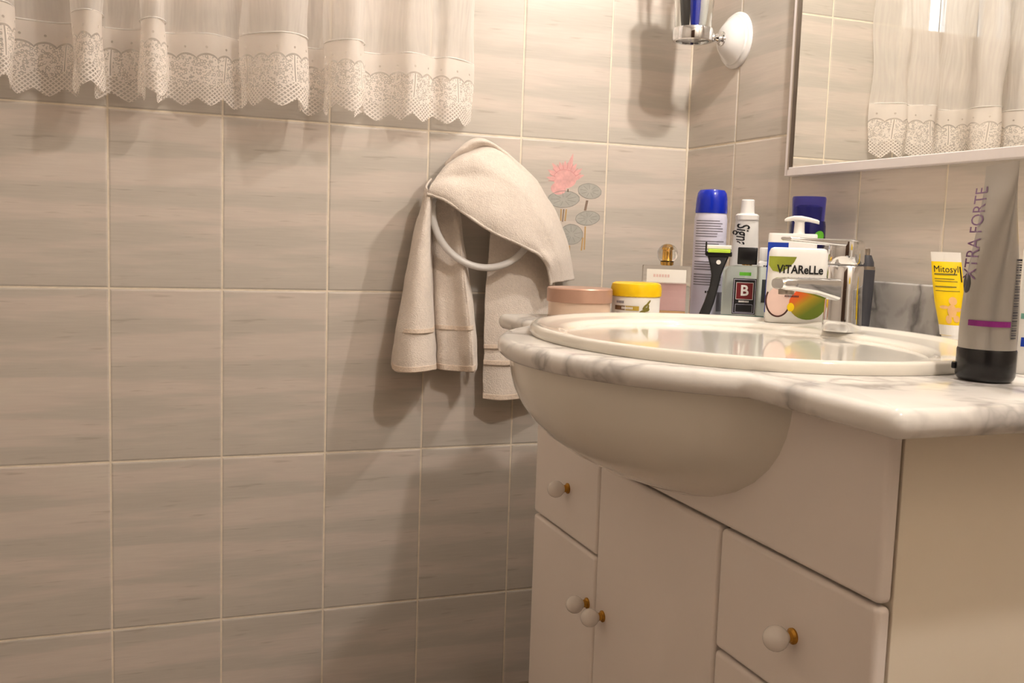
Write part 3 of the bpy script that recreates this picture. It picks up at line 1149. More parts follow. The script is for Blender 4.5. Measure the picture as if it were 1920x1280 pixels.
hood = [
    [(842, 304, -.032), (864, 277, -.034), (885, 262, -.036), (905, 261, -.038), (930, 274, -.040), (965, 301, -.040), (1005, 339, -.040), (1037, 391, -.038), (1062, 452, -.034), (1077, 524, -.030)],
    [(836, 309, -.068), (856, 284, -.086), (883, 266, -.092), (906, 264, -.092), (933, 277, -.090), (967, 304, -.084), (1006, 343, -.074), (1036, 395, -.062), (1060, 455, -.050), (1075, 525, -.036)],
    [(838, 313, -.068), (862, 293, -.074), (888, 280, -.076), (910, 275, -.082), (937, 285, -.090), (969, 310, -.088), (1006, 348, -.083), (1035, 401, -.074), (1058, 460, -.060), (1073, 525, -.045)],
    [(830, 320, -.090), (856, 301, -.104), (885, 291, -.108), (912, 286, -.106), (940, 294, -.106), (972, 319, -.104), (1006, 357, -.098), (1033, 410, -.088), (1055, 466, -.074), (1070, 526, -.055)],
    [(818, 333, -.100), (846, 318, -.110), (882, 310, -.117), (915, 311, -.121), (945, 325, -.123), (974, 348, -.121), (1003, 384, -.116), (1026, 429, -.107), (1046, 478, -.094), (1060, 528, -.074)],
    [(810, 343, -.103), (840, 334, -.110), (878, 330, -.115), (914, 334, -.124), (944, 348, -.128), (973, 370, -.127), (1001, 403, -.120), (1022, 442, -.110), (1041, 484, -.098), (1053, 529, -.081)],
    [(806, 350, -.106), (838, 347, -.120), (874, 352, -.128), (909, 364, -.131), (941, 380, -.134), (971, 402, -.131), (998, 428, -.123), (1018, 458, -.113), (1036, 490, -.102), (1046, 530, -.088)],
    [(803, 357, -.107), (833, 362, -.121), (868, 378, -.131), (904, 398, -.135), (938, 416, -.137), (968, 434, -.134), (993, 451, -.128), (1014, 470, -.118), (1030, 496, -.107), (1038, 532, -.095)],
    [(801, 363, -.104), (831, 373, -.117), (865, 395, -.126), (900, 420, -.131), (935, 440, -.132), (965, 453, -.130), (990, 466, -.125), (1010, 477, -.117), (1026, 497, -.106), (1033, 533, -.096)],
]
limb = [
    [(808, 332, -.060), (801, 348, -.085), (804, 356, -.100), (808, 360, -.095), (811, 356, -.040), (818, 358, -.040), (832, 360, -.044), (846, 362, -.052), (854, 362, -.040)],
    [(792, 392, -.036), (788, 396, -.080), (796, 400, -.104), (805, 400, -.096), (809, 398, -.030), (818, 398, -.036), (838, 400, -.046), (854, 400, -.058), (860, 398, -.038)],
    [(778, 450, -.030), (775, 453, -.080), (789, 456, -.108), (804, 456, -.098), (808, 453, -.026), (818, 452, -.036), (844, 452, -.048), (862, 452, -.066), (868, 450, -.038)],
    [(756, 560, -.030), (755, 563, -.085), (779, 566, -.123), (805, 564, -.108), (811, 558, -.026), (822, 558, -.042), (851, 560, -.054), (876, 560, -.088), (884, 556, -.038)],
    [(743, 640, -.030), (743, 645, -.090), (774, 648, -.132), (809, 646, -.117), (815, 640, -.028), (828, 640, -.048), (859, 642, -.060), (884, 642, -.097), (891, 637, -.038)],
    [(735, 679, -.030), (740, 695, -.092), (774, 699, -.135), (813, 694, -.120), (817, 690, -.030), (830, 694, -.050), (863, 697, -.062), (888, 697, -.100), (893, 685, -.040)],
]
tail = [
    [(922, 400, -.046), (958, 400, -.052), (1000, 410, -.052), (1042, 430, -.040)],
    [(916, 470, -.046), (952, 470, -.058), (996, 474, -.058), (1044, 480, -.038)],
    [(911, 540, -.046), (950, 540, -.060), (992, 540, -.060), (1040, 540, -.038)],
    [(907, 640, -.044), (945, 641, -.062), (986, 640, -.058), (1034, 640, -.036)],
    [(905, 748, -.042), (940, 751, -.062), (976, 748, -.056), (1026, 745, -.034)],
]
tv, tf = [], []
for rows, nu, nv, am, sd in ((hood, 7, 5, 0.0034, 0.0), (limb, 6, 12, 0.0030, 9.0), (tail, 9, 12, 0.0024, 3.0)):
    v, f = towel_patch(rows, nu, nv, am, sd)
    tf += [tuple(i + len(tv) for i in q) for q in f]
    tv += v
towel = new_obj('hand_towel', tv, tf, M['towel'], None, smooth=True)
sm = towel.modifiers.new('thickness', 'SOLIDIFY')
sm.thickness = 0.0045
sm.offset = 0
ss = towel.modifiers.new('smooth', 'SUBSURF')
ss.levels = 1
ss.render_levels = 1
tag(towel, 'cream terry hand towel draped over the white ring on the tiled wall', 'towel')


def towel_strip(name, src, v0, v1, out_y, mm, seed):
    """raised woven band running across a hanging end, slightly proud of it"""
    rows = []
    for t in (v0, (v0 + v1) / 2, v1):
        r_ = []
        k = min(int(t), len(src) - 2)
        u = t - k
        for a, b in zip(src[k], src[k + 1]):
            r_.append((a[0] * (1 - u) + b[0] * u, a[1] * (1 - u) + b[1] * u, a[2] * (1 - u) + b[2] * u - out_y))
        rows.append(r_)
    v, f = towel_patch(rows, 9, 3, 0.0008, seed)
    o = new_obj(name, v, f, M[mm], towel, smooth=True)
    s_ = o.modifiers.new('thickness', 'SOLIDIFY')
    s_.thickness = 0.002
    return o


tube_path('rolled_hem', [at(p[0], p[1], p[2]) for p in catmull(hood[-1], 6)], 0.0034, M['towel'], towel, 8)
tube_path('rolled_hem', [at(p[0], p[1], p[2]) for p in catmull([r_[7] for r_ in limb[1:]], 6)], 0.0030, M['towel'], towel, 8)
towel_strip('woven_band', tail, 3.05, 3.12, 0.004, 'towel_weave', 1.0)
towel_strip('woven_band', tail, 3.32, 3.40, 0.004, 'towel_weave', 2.0)
towel_strip('bottom_hem', tail, 3.90, 3.99, 0.0035, 'towel_weave', 2.0)
towel_strip('woven_band', limb, 3.62, 3.72, 0.0035, 'towel_weave', 6.0)
towel_strip('bottom_hem', limb, 4.78, 4.98, 0.0035, 'towel_weave', 4.0)

# ================================================================== CURTAIN
plan = [(903, -.020), (885, -.030), (862, -.046), (838, -.052), (812, -.044), (790, -.055), (765, -.058), (740, -.046), (706, -.034), (672, -.040), (668, -.055), (682, -.074), (672, -.092), (648, -.092), (618, -.076), (606, -.056), (612, -.040), (596, -.030), (570, -.034), (562, -.050), (576, -.072), (560, -.090), (530, -.095), (498, -.086), (468, -.070), (450, -.052), (462, -.038), (446, -.034), (420, -.046), (390, -.052), (352, -.044), (320, -.034), (300, -.040), (298, -.058), (312, -.080), (300, -.098), (280, -.098), (262, -.080), (270, -.056), (266, -.040), (240, -.032), (210, -.032), (184, -.038), (182, -.056), (196, -.080), (182, -.102), (156, -.104), (136, -.084), (146, -.058), (140, -.040), (110, -.031), (70, -.031), (30, -.036), (16, -.050), (28, -.080), (12, -.102), (-16, -.100), (-40, -.076), (-30, -.050), (-60, -.036)]
HEM = Z0 + 0.336
LACE_H = 0.128
pl = []
for px, yy in plan[1:]:
    yy = -0.084 + (yy + 0.065) * 1.95
    P = at(px, 205, yy)
    pl.append((P.x, P.y))
x_ = pl[-1][0]
k = 0
while x_ > -1.5:
    x_ -= 0.028
    pl.append((x_, -0.085 + 0.045 * math.sin(k * 1.15) + 0.006 * math.sin(k * 2.9)))
    k += 1
pl = catmull(pl, 10)
us = [0.0]
for a, b in zip(pl, pl[1:]):
    us.append(us[-1] + math.hypot(b[0] - a[0], b[1] - a[1]))
# resample evenly
stp = 0.0028
path = []
j = 0
u = 0.0
while u < us[-1]:
    while us[j + 1] < u:
        j += 1
    t = (u - us[j]) / (us[j + 1] - us[j])
    path.append((pl[j][0] * (1 - t) + pl[j + 1][0] * t, pl[j][1] * (1 - t) + pl[j + 1][1] * t, u))
    u += stp
SC = 0.055


def scallop(u_):
    t = (u_ / SC) % 1.0
    tri = abs(t - 0.5) * 2           # 1 at the valley, 0 at the tip
    return 0.015 * tri ** 1.25


cur = tag(empty('lace_curtain', (-0.9, -0.065, HEM)), 'white sheer curtain with a scalloped lace border hanging on the tiled wall', 'curtain')
cur.location = (0, 0, 0)


def curtain_mesh(name, zs, material, scal=False, lift=0.0):
    v, f, uv = [], [], []
    nc = len(path)
    for r_, (zf) in enumerate(zs):
        for (x, y, u_) in path:
            s_ = scallop(u_)
            zz = HEM + (s_ + (LACE_H - s_) * zf if scal else zf)
            sway = 0.006 * math.sin(u_ * 9 + 1) * max(0, (zz - HEM - 0.1)) + 0.0015 * math.sin(u_ * 40 + zz * 30)
            gather = 1 + 0.10 * max(0, zz - HEM)
            v.append((x + sway * 2, -0.065 + (y + 0.065) * gather - lift + sway, zz))
            uv.append((u_, zz - HEM))
    for r_ in range(len(zs) - 1):
        for c in range(nc - 1):
            a = r_ * nc + c
            f.append((a, a + 1, a + nc + 1, a + nc))
    return new_obj(name, v, f, material, cur, smooth=True, uvs=uv)


curtain_mesh('lace_border', [i / 12 for i in range(13)], M['lace'], True)
curtain_mesh('sheer_panel', [LACE_H - 0.002 + (0.78 - LACE_H) * i / 24 for i in range(25)], M['sheer'])
tube_path('hem_seam', [(x, -0.065 + (y + 0.065) * (1 + 0.10 * LACE_H) + 0.0015 * math.sin(u_ * 40 + (HEM + LACE_H) * 30), HEM + LACE_H) for (x, y, u_) in path[::2]], 0.0011, M['label_white'], cur, 6)
tube_path('curtain_rod', [(-1.56, -0.065, HEM + 0.785), (-0.46, -0.065, HEM + 0.785)], 0.010, M['white_plastic'], cur, 16)
for xx in (-1.52, -0.50):
    tube_path('rod_bracket', [(xx, -0.065, HEM + 0.785), (xx, -0.004, HEM + 0.785)], 0.007, M['white_plastic'], cur, 12)

# ================================================================== TUMBLER HOLDER
fy, fzz = -0.181, Z0 + 0.532
hol = tag(empty('tumbler_holder', (0.0, fy, fzz)), 'white round wall flange with chrome arm and ring holding a glass', 'tumbler holder')
lathe('wall_flange', [(0.056, 0.0045), (0.056, 0.008), (0.053, 0.012), (0.050, 0.013), (0.049, 0.017), (0.045, 0.019), (0.036, 0.029), (0.026, 0.037), (0.012, 0.041)], M['ring_white'], hol, 56, '-x')
lathe('arm', [(0.015, 0.039), (0.014, 0.043), (0.008, 0.045), (0.0065, 0.050), (0.009, 0.053), (0.0065, 0.057), (0.0085, 0.060), (0.0105, 0.064), (0.0085, 0.069), (0.005, 0.071)], M['chrome'], hol, 24, '-x')
TCX = -0.108
lathe('holder_ring', [(0.0368, -0.012), (0.0395, -0.012), (0.0405, -0.008), (0.0405, 0.008), (0.0395, 0.012), (0.0368, 0.012), (0.0368, -0.012)], M['chrome'], hol, 48, 'z', (TCX, 0, 0), cap=False)
lathe('ring_floor', [(0.0370, -0.012), (0.0370, -0.010), (0.033, -0.010), (0.033, -0.012), (0.0370, -0.012)], M['chrome'], hol, 48, 'z', (TCX, 0, 0), cap=False)
tum = tag(empty('glass_tumbler', (TCX, fy, fzz - 0.0095)), 'clear glass tumbler standing in the chrome ring on the wall', 'glass')
lathe('glass_wall', [(0.033, 0.0), (0.0355, 0.002), (0.036, 0.012), (0.0375, 0.05), (0.043, 0.125), (0.0405, 0.125), (0.035, 0.05), (0.0335, 0.016), (0.002, 0.015)], M['glass'], tum, 48)
for i, (mm, bx_, by_, tx, ty, lab) in enumerate((('black', -0.017, 0.000, -0.022, 0.000, 'black toothbrush handle standing in the wall glass'), ('blue', -0.007, -0.018, -0.010, -0.022, 'blue toothbrush handle standing in the wall glass'), ('white_plastic', 0.009, -0.016, 0.012, -0.020, 'white toothbrush handle standing in the wall glass'), ('charcoal', 0.016, 0.003, 0.023, 0.004, 'dark grey toothbrush handle standing in the wall glass'))):
    tb = tag(empty('toothbrush', (TCX, fy, fzz + 0.0075)), lab, 'toothbrush', 'toothbrushes in the glass')
    p0, p1 = Vector((bx_, by_, 0.0)), Vector((tx, ty, 0.09))
    pts = [p0 + (p1 - p0) * t for t in (0, 0.02, 0.2, 0.5, 0.8, 1.0, 1.3, 1.75)]
    tube_path('handle', pts, [0.004, 0.007, 0.009, 0.0102, 0.0108, 0.008, 0.005, 0.004], M[mm], tb, 14)
    pb = pts[-1]
    box('brush_head', pb.x - 0.006, pb.x + 0.006, pb.y - 0.005, pb.y + 0.004, pb.z - 0.002, pb.z + 0.026, M[mm], tb, 0.002)
    bo = box('bristles', pb.x - 0.005, pb.x + 0.005, pb.y - 0.016, pb.y - 0.005, pb.z, pb.z + 0.024, M['label_white'], tb, 0.001)

# ================================================================== THINGS ON THE COUNTER
YAW = R(-20.4)


def face(x, y):
    """yaw that turns the local -y side to the photographer"""
    return -math.atan2(x - CX, y - CY)


def item(name, x, y, label, cat, z=None, yaw=None, group=None):
    return tag(empty(name, (x, y, (ZC if z is None else z) + 0.0004), face(x, y) if yaw is None else yaw), label, cat, group)


# wide jar with copper lid
t = item('powder_jar', -0.446, -0.432, 'wide low jar with rose copper lid and peach body at the counter end', 'jar')
lathe('jar_body', [(0.050, 0.0), (0.0525, 0.002), (0.0525, 0.028), (0.050, 0.030)], M['peach'], t, 48)
lathe('lid', [(0.054, 0.026), (0.0555, 0.027), (0.0555, 0.0485), (0.0535, 0.0505), (0.02, 0.0508)], M['copper'], t, 56)
lathe('base_rim', [(0.0535, 0.0), (0.0538, 0.003), (0.053, 0.004)], M['glass'], t, 48)

# yellow lidded cream jar
t = item('cream_jar', -0.342, -0.438, 'small white cream jar with a rounded yellow lid', 'jar')
lathe('jar_body', [(0.038, 0.0), (0.041, 0.003), (0.0415, 0.036), (0.040, 0.038)], M['label_white'], t, 48)
lathe('lid', [(0.0405, 0.0375), (0.0435, 0.039), (0.0437, 0.052), (0.0415, 0.059), (0.037, 0.0615), (0.01, 0.0622)], M['yellow'], t, 48)
fn = cylfn(0.0415, 0.0006)
print_marks('brand_text', 0.016, 0.004, fn, M['grey_ink'], t, at2=(-0.028, 0.0285), n=5)
v, f = grid2d(-0.040, -0.018, 0.015, 0.0225, 6)
put2d('brown_band', v, f, fn, M['brown_ink'], t)
v, f = grid2d(-0.017, 0.006, 0.015, 0.0225, 6)
put2d('gold_band', v, f, fn, M['gold_ink'], t)
print_marks('band_text', 0.02, 0.004, cylfn(0.0415, 0.0011), M['label_white'], t, at2=(-0.014, 0.0188), n=8)
print_marks('small_text', 0.018, 0.0018, fn, M['grey_ink'], t, at2=(-0.026, 0.010), n=8)
v, f = [], []
for (cx, cz, rx, rz, a) in ((0.012, 0.0125, 0.006, 0.0035, 20), (0.019, 0.017, 0.006, 0.0035, 10), (0.016, 0.022, 0.006, 0.002, 50), (0.022, 0.028, 0.007, 0.0018, 50), (0.022, 0.021, 0.005, 0.0018, 80)):
    q, g_ = disc2d(0, 0, rx, rz, 12)
    c, s = math.cos(R(a)), math.sin(R(a))
    f += [tuple(i + len(v) for i in w) for w in g_]
    v += [(cx + x * c - z_ * s, cz + x * s + z_ * c) for x, z_ in q]
put2d('olive_print', v, f, fn, M['olive_ink'], t)

# pink perfume bottle
t = item('pink_perfume', -0.252, -0.380, 'square clear perfume bottle with pink liquid and round gold cap', 'perfume bottle')
loft('glass_body', [rrect(0.0425, 0.0145, 0.003, 0.0), rrect(0.0435, 0.0155, 0.003, 0.002), rrect(0.0435, 0.0155, 0.003, 0.0885), rrect(0.0425, 0.0145, 0.003, 0.0905)], M['glass'], t)
loft('liquid', [rrect(0.036, 0.009, 0.002, 0.010), rrect(0.036, 0.009, 0.002, 0.058)], M['pink_liquid'], t)
box('base_band', -0.036, 0.036, -0.009, 0.009, 0.0055, 0.0096, M['skin_print'], t)
v, f = grid2d(-0.035, 0.035, 0.0605, 0.0835, 2)
put2d('label', v, f, flatfn(-0.0157), M['label_white'], t)
print_marks('label_text', 0.03, 0.005, flatfn(-0.0157, 0.0009), M['pale_ink'], t, at2=(-0.008, 0.072), n=6)
lathe('spray_neck', [(0.010, 0.0905), (0.010, 0.100), (0.0065, 0.101), (0.006, 0.116), (0.0075, 0.117), (0.0065, 0.121)], M['gold'], t, 24)
lathe('round_cap', [(0.0115, 0.0915)] + [(0.0185 * math.sin(R(a)), 0.111 - 0.0185 * math.cos(R(a))) for a in range(40, 178, 10)] + [(0.0008, 0.1294)], M['glass'], t, 32)

# deodorant can, blue cap
t = item('deodorant_can', -0.168, -0.384, 'tall white deodorant spray can with a domed royal blue cap', 'spray can')
lathe('can_body', [(0.026, 0.0), (0.0295, 0.003), (0.0295, 0.176), (0.0280, 0.184), (0.0275, 0.187)], M['label_lilac'], t, 40)
lathe('cap', [(0.0285, 0.187), (0.0290, 0.190), (0.0280, 0.212), (0.0262, 0.223), (0.0225, 0.2285), (0.012, 0.2305), (0.002, 0.2308)], M['blue'], t, 40)
fn = cylfn(0.0295, 0.0004)
v, f = [], []
random.seed(3)
for i in range(26):
    z_ = 0.172 - i * 0.0046
    if i in (7, 15, 20):
        continue
    q, g_ = grid2d(-0.030, 0.012 + random.random() * 0.020, z_, z_ + 0.0018, 8)
    f += [tuple(a + len(v) for a in w) for w in g_]
    v += q
put2d('fine_print', v, f, fn, M['grey_ink'], t)
v, f = grid2d(0.018, 0.034, 0.010, 0.045, 4)
put2d('bar_code', v, f, fn, M['grey_ink'], t)
print_marks('print_text', 0.016, 0.004, fn, M['ink'], t, at2=(0.004, 0.045), n=4)

# razor leaning against the can
t = item('razor', -0.2125, -0.448, 'black razor with a lime green strip leaning on the deodorant can', 'razor')
a0_, a1_ = Vector((0.0, 0.0, 0.003)), Vector((0.020, 0.014, 0.112))
secs = []
for (k_, hw, hd_) in ((0.0, 0.008, 0.004), (0.03, 0.0095, 0.006), (0.25, 0.0088, 0.0065), (0.5, 0.0078, 0.006), (0.68, 0.0085, 0.0062), (0.82, 0.0125, 0.0065), (0.93, 0.0165, 0.006), (1.0, 0.019, 0.005)):
    p = a0_ + (a1_ - a0_) * k_ + Vector((0.006 * math.sin(k_ * 3.1), 0, 0))
    secs.append([(p.x + q[0], p.y + q[1], p.z) for q in rrect(hw, hd_, 0.004, 0)])
loft('handle', secs, M['black_matte'], t)
lathe('release_button', [(0.004, 0.0), (0.004, 0.0012), (0.002, 0.0018)], M['label_white'], t, 16, 'y', (0.0215, 0.0035, 0.100))
box('blade_head', -0.0015, 0.044, 0.006, 0.022, 0.110, 0.1185, M['black'], t, 0.0015)
box('lube_strip', 0.002, 0.041, 0.0045, 0.008, 0.1165, 0.1225, M['lime'], t, 0.001)
box('blade_cover', 0.000, 0.043, 0.007, 0.021, 0.1225, 0.1300, M['white_plastic'], t, 0.002)
box('cover_clip', -0.0025, 0.0002, 0.008, 0.018, 0.112, 0.135, M['black'], t, 0.0008)

# toothpaste tube standing on its crimp
t = item('toothpaste_tube', -0.094, -0.389, 'white toothpaste tube with black lettering standing upright cap on top', 'toothpaste')
secs = []
for (z_, hx, hy) in ((0.0, 0.028, 0.0015), (0.012, 0.028, 0.0022), (0.05, 0.0275, 0.009), (0.10, 0.0255, 0.014), (0.15, 0.0225, 0.017), (0.176, 0.0208, 0.0185), (0.181, 0.0195, 0.018)):
    secs.append(ell(hx, hy, z_, 36, -0.003 * (1 - z_ / 0.18)))
loft('tube', secs, M['label_white'], t)
lathe('shoulder', [(0.0212, 0.178), (0.0214, 0.186), (0.018, 0.189), (0.012, 0.190)], M['white_plastic'], t, 36)
lathe('cap', [(0.0128, 0.190), (0.0118, 0.2135), (0.0105, 0.2150), (0.002, 0.2155)], M['white_plastic'], t, 28)


def tubefn(x, z_):
    k_ = z_ / 0.18
    hx = 0.028 - 0.0072 * k_
    hy = 0.0025 + 0.0160 * min(1, max(0, k_ - 0.05) * 1.15)
    xx = max(-0.97, min(0.97, x / hx))
    return (-0.003 * (1 - k_) + x, -hy * math.sqrt(1 - xx * xx) - 0.0008, z_)


lettering('brand_text', 'Signal', 0.033, tubefn, M['ink'], t, bold=0.0003, shear=0.2, rot=-math.pi / 2, at2=(-0.007, 0.149), sx=0.60)
v, f = ring2d(-0.012, 0.110, 0.012, 0.030, 0.0012, 20, 100, 250)
put2d('red_swirl', v, f, tubefn, M['red_label'], t)

# cologne with black cap
t = item('cologne_bottle', -0.136, -0.460, 'square pale green cologne bottle with black cap and dark red emblem label', 'perfume bottle')
loft('glass_body', [rrect(0.0400, 0.0165, 0.004, 0.0), rrect(0.0410, 0.0175, 0.005, 0.003), rrect(0.0410, 0.0175, 0.005, 0.086), rrect(0.036, 0.0155, 0.006, 0.0935), rrect(0.020, 0.011, 0.006, 0.096)], M['green_glass'], t)
box('glass_foot', -0.038, 0.038, -0.0150, 0.0150, 0.0015, 0.008, M['aqua'], t, 0.001)
lathe('neck', [(0.009, 0.096), (0.009, 0.100)], M['gold'], t, 20)
loft('cap', [rrect(0.0165, 0.0135, 0.0025, 0.0975), rrect(0.017, 0.014, 0.003, 0.099), rrect(0.017, 0.014, 0.003, 0.126), rrect(0.016, 0.013, 0.003, 0.1275)], M['black'], t)


def rect_frame(name, x0, x1, z0, z1, w, fn_, mm):
    v_, f_ = [], []
    for b_ in ((x0, x1, z0, z0 + w), (x0, x1, z1 - w, z1), (x0, x0 + w, z0, z1), (x1 - w, x1, z0, z1)):
        q_, g2 = grid2d(*b_, 1)
        f_ += [tuple(i + len(v_) for i in w_) for w_ in g2]
        v_ += q_
    return put2d(name, v_, f_, fn_, M[mm], t)


v, f = grid2d(-0.022, 0.018, 0.010, 0.073, 1)
put2d('label', v, f, flatfn(-0.0175, 0.0005), M['ink'], t)
rect_frame('label_border', -0.0205, 0.0165, 0.0115, 0.0715, 0.0008, flatfn(-0.0175, 0.0008), 'label_lilac')
v, f = grid2d(-0.0165, 0.0130, 0.036, 0.066, 1)
put2d('emblem_ground', v, f, flatfn(-0.0175, 0.0009), M['red_label'], t)
rect_frame('emblem_border', -0.0165, 0.0130, 0.036, 0.066, 0.0007, flatfn(-0.0175, 0.0012), 'label_white')
lettering('emblem_letter', 'B', 0.026, flatfn(-0.0175, 0.0012), M['label_white'], t, bold=0.0006, at2=(-0.002, 0.051))
print_marks('label_text', 0.018, 0.0032, flatfn(-0.0175, 0.0010), M['label_white'], t, at2=(-0.002, 0.0325), n=7)
rect_frame('lower_border', -0.0165, 0.0130, 0.0135, 0.0275, 0.0005, flatfn(-0.0175, 0.0010), 'label_lilac')
v, f = grid2d(-0.012, 0.008, 0.078, 0.084, 1)
put2d('green_tag', v, f, flatfn(-0.0175, 0.0005), M['green'], t)

# narrow white bottle peeking out behind the cologne
t = item('roll_on_bottle', -0.0660, -0.413, 'narrow white bottle with dark label half hidden behind the cologne', 'bottle')
loft('body', [rrect(0.0120, 0.0120, 0.005, 0.0), rrect(0.0125, 0.0125, 0.006, 0.003), rrect(0.0125, 0.0125, 0.006, 0.10), rrect(0.010, 0.010, 0.006, 0.104)], M['label_white'], t)
lathe('cap', [(0.0110, 0.104), (0.0112, 0.126), (0.0095, 0.1285)], M['white_plastic'], t, 24)
v, f = grid2d(-0.006, 0.012, 0.030, 0.066, 1)
put2d('label', v, f, flatfn(-0.0125, 0.0004), M['charcoal'], t)
print_marks('label_text', 0.011, 0.004, flatfn(-0.0125, 0.0004), M['ink'], t, at2=(0.003, 0.094), n=3)

# shaving gel can
t = item('shaving_gel_can', -0.062, -0.526, 'dark navy shaving gel can with translucent blue cap and green accents', 'spray can')
lathe('can_body', [(0.026, 0.0), (0.029, 0.003), (0.0295, 0.150), (0.0285, 0.158)], M['navy'], t, 40)
lathe('collar', [(0.0300, 0.132), (0.0305, 0.135), (0.0300, 0.168), (0.0285, 0.176)], M['navy'], t, 40)
lathe('cap', [(0.0270, 0.176), (0.0272, 0.178), (0.0285, 0.214), (0.0275, 0.2175), (0.004, 0.218)], M['navy_clear'], t, 40)
lathe('nozzle', [(0.018, 0.1765), (0.019, 0.200), (0.014, 0.203)], M['navy'], t, 24)
v, f = disc2d(0.022, 0.151, 0.010, 0.0085, 16)
put2d('green_button', v, f, cylfn(0.0305, 0.0012), M['green'], t)
v, f = grid2d(-0.045, -0.024, 0.146, 0.153, 4)
put2d('green_accent', v, f, cylfn(0.0305, 0.0012), M['green'], t)

# pump soap bottle
t = item('pump_soap_bottle', -0.116, -0.560, 'white pump soap bottle with blue label behind the faucet', 'bottle')
loft('body', [rrect(0.0385, 0.0175, 0.008, 0.0), rrect(0.0395, 0.0185, 0.010, 0.003), rrect(0.0395, 0.0185, 0.010, 0.150), rrect(0.0385, 0.0175, 0.010, 0.153)], M['label_white'], t)
v, f = grid2d(-0.0392, -0.006, 0.02, 0.1375, 2)
v = [(x - (0.0 if x > -0.03 else 0), z_) for x, z_ in v]
put2d('blue_label', v, f, flatfn(-0.0185, 0.0004), M['blue_print'], t)
v, f = ring2d(-0.026, 0.118, 0.009, 0.009, 0.002, 18, 10, 170)
put2d('white_arc', v, f, flatfn(-0.0185, 0.0009), M['label_white'], t)
lathe('pump_stem', [(0.0095, 0.153), (0.0088, 0.156), (0.0080, 0.172), (0.0095, 0.174)], M['white_plastic'], t, 24, 'z', (0.0095, 0, 0))
sp = []
for (x, hz, hy, zc_) in ((-0.015, 0.0016, 0.005, 0.1752), (-0.011, 0.0030, 0.008, 0.1765), (0.000, 0.0040, 0.010, 0.1785), (0.012, 0.0042, 0.010, 0.1785), (0.026, 0.0036, 0.007, 0.1765), (0.038, 0.0034, 0.005, 0.1735), (0.041, 0.0028, 0.004, 0.1722)):
    sp.append([(x, q[0], zc_ + q[1]) for q in rrect(hy, hz, 0.0025, 0)])
loft('pump_head', sp, M['white_plastic'], t)

# white fruit soap pack in front
t = item('fruit_soap_pack', -0.153, -0.628, 'white rounded soap pack printed with mango and coconut beside the faucet', 'bottle', z=Z0 - 0.0055)
loft('body', [rrect(0.045, 0.0175, 0.012, 0.0), rrect(0.0465, 0.019, 0.014, 0.002), rrect(0.0470, 0.0195, 0.014, 0.06), rrect(0.0455, 0.0185, 0.014, 0.112), rrect(0.043, 0.016, 0.013, 0.1185), rrect(0.038, 0.012, 0.011, 0.1205)], M['label_white'], t)
ff = flatfn(-0.0196, 0.0004)
ff2 = flatfn(-0.0196, 0.0008)
ff3 = flatfn(-0.0196, 0.0012)
v, f = poly2d([(-0.0445, 0.106), (-0.002, 0.106), (-0.006, 0.097), (-0.014, 0.088), (-0.026, 0.081), (-0.038, 0.083), (-0.0445, 0.092)])
put2d('mango_leaf_print', v, f, ff, M['mango_green'], t)
lettering('brand_text', 'ViTAReLLe', 0.0185, ff2, M['ink'], t, bold=0.0005, at2=(0.004, 0.0855), sx=0.82)
v, f = disc2d(-0.027, 0.034, 0.018, 0.024, 24)
put2d('coconut_print', v, f, ff, M['blush'], t)
v, f = ring2d(-0.027, 0.036, 0.020, 0.027, 0.0026, 24, 150, 330)
put2d('coconut_shell_print', v, f, ff2, M['coconut'], t)
v, f = disc2d(0.018, 0.032, 0.028, 0.025, 28)
put2d('mango_print', v, f, ff2, M['mango_skin'], t)
v, f = disc2d(-0.007, 0.026, 0.0055, 0.007, 18)
put2d('blossom_print', v, f, ff3, M['yellow_tube'], t)
print_marks('scent_text', 0.022, 0.003, flatfn(-0.0196, 0.0019), M['coconut'], t, at2=(-0.006, 0.0435), n=9)

# nose trimmer
t = item('nose_trimmer', -0.052, -0.668, 'slim dark grey nose hair trimmer with metal tip behind the faucet', 'trimmer')
loft('body', [ell(0.0105, 0.009, 0.0, 24), ell(0.0112, 0.010, 0.004, 24), ell(0.0135, 0.0115, 0.055, 24), ell(0.0145, 0.0125, 0.098, 24)], M['charcoal'], t)
loft('trim_band', [ell(0.0147, 0.0127, 0.0985, 24), ell(0.0140, 0.0125, 0.1035, 24)], M['steel'], t)
loft('head', [ell(0.0125, 0.0115, 0.1036, 24), ell(0.0120, 0.011, 0.110, 24), ell(0.0075, 0.0075, 0.1215, 24)], M['charcoal'], t)
lathe('metal_tip', [(0.0050, 0.1215), (0.0048, 0.1315), (0.0035, 0.1325)], M['steel'], t, 20)

# yellow ointment tube, standing on its cap
t = item('ointment_tube', -0.053, -0.852, 'yellow ointment tube with white crimped end standing by the marble backsplash', 'tube')
secs = []
TZ = ((0.012, 0.0150, 0.0150), (0.030, 0.0165, 0.0150), (0.060, 0.0195, 0.0125), (0.090, 0.0205, 0.0080), (0.112, 0.0200, 0.0035), (0.1165, 0.0198, 0.0014), (0.130, 0.0198, 0.0011))
cxs = lambda z_: 0.006 - 0.018 * (z_ / 0.13)
for z_, hx, hy in TZ[:-2] + (TZ[-2],):
    secs.append(ell(hx, hy, z_, 28, cxs(z_)))
loft('tube_body', secs, M['yellow_tube'], t)
loft('crimp', [ell(hx, hy, z_, 28, cxs(z_)) for z_, hx, hy in TZ[-2:]], M['white_plastic'], t)
lathe('cap', [(0.0140, 0.0), (0.0148, 0.002), (0.0152, 0.0125), (0.0140, 0.014)], M['white_plastic'], t, 28, 'z', (cxs(0.0), 0, 0))


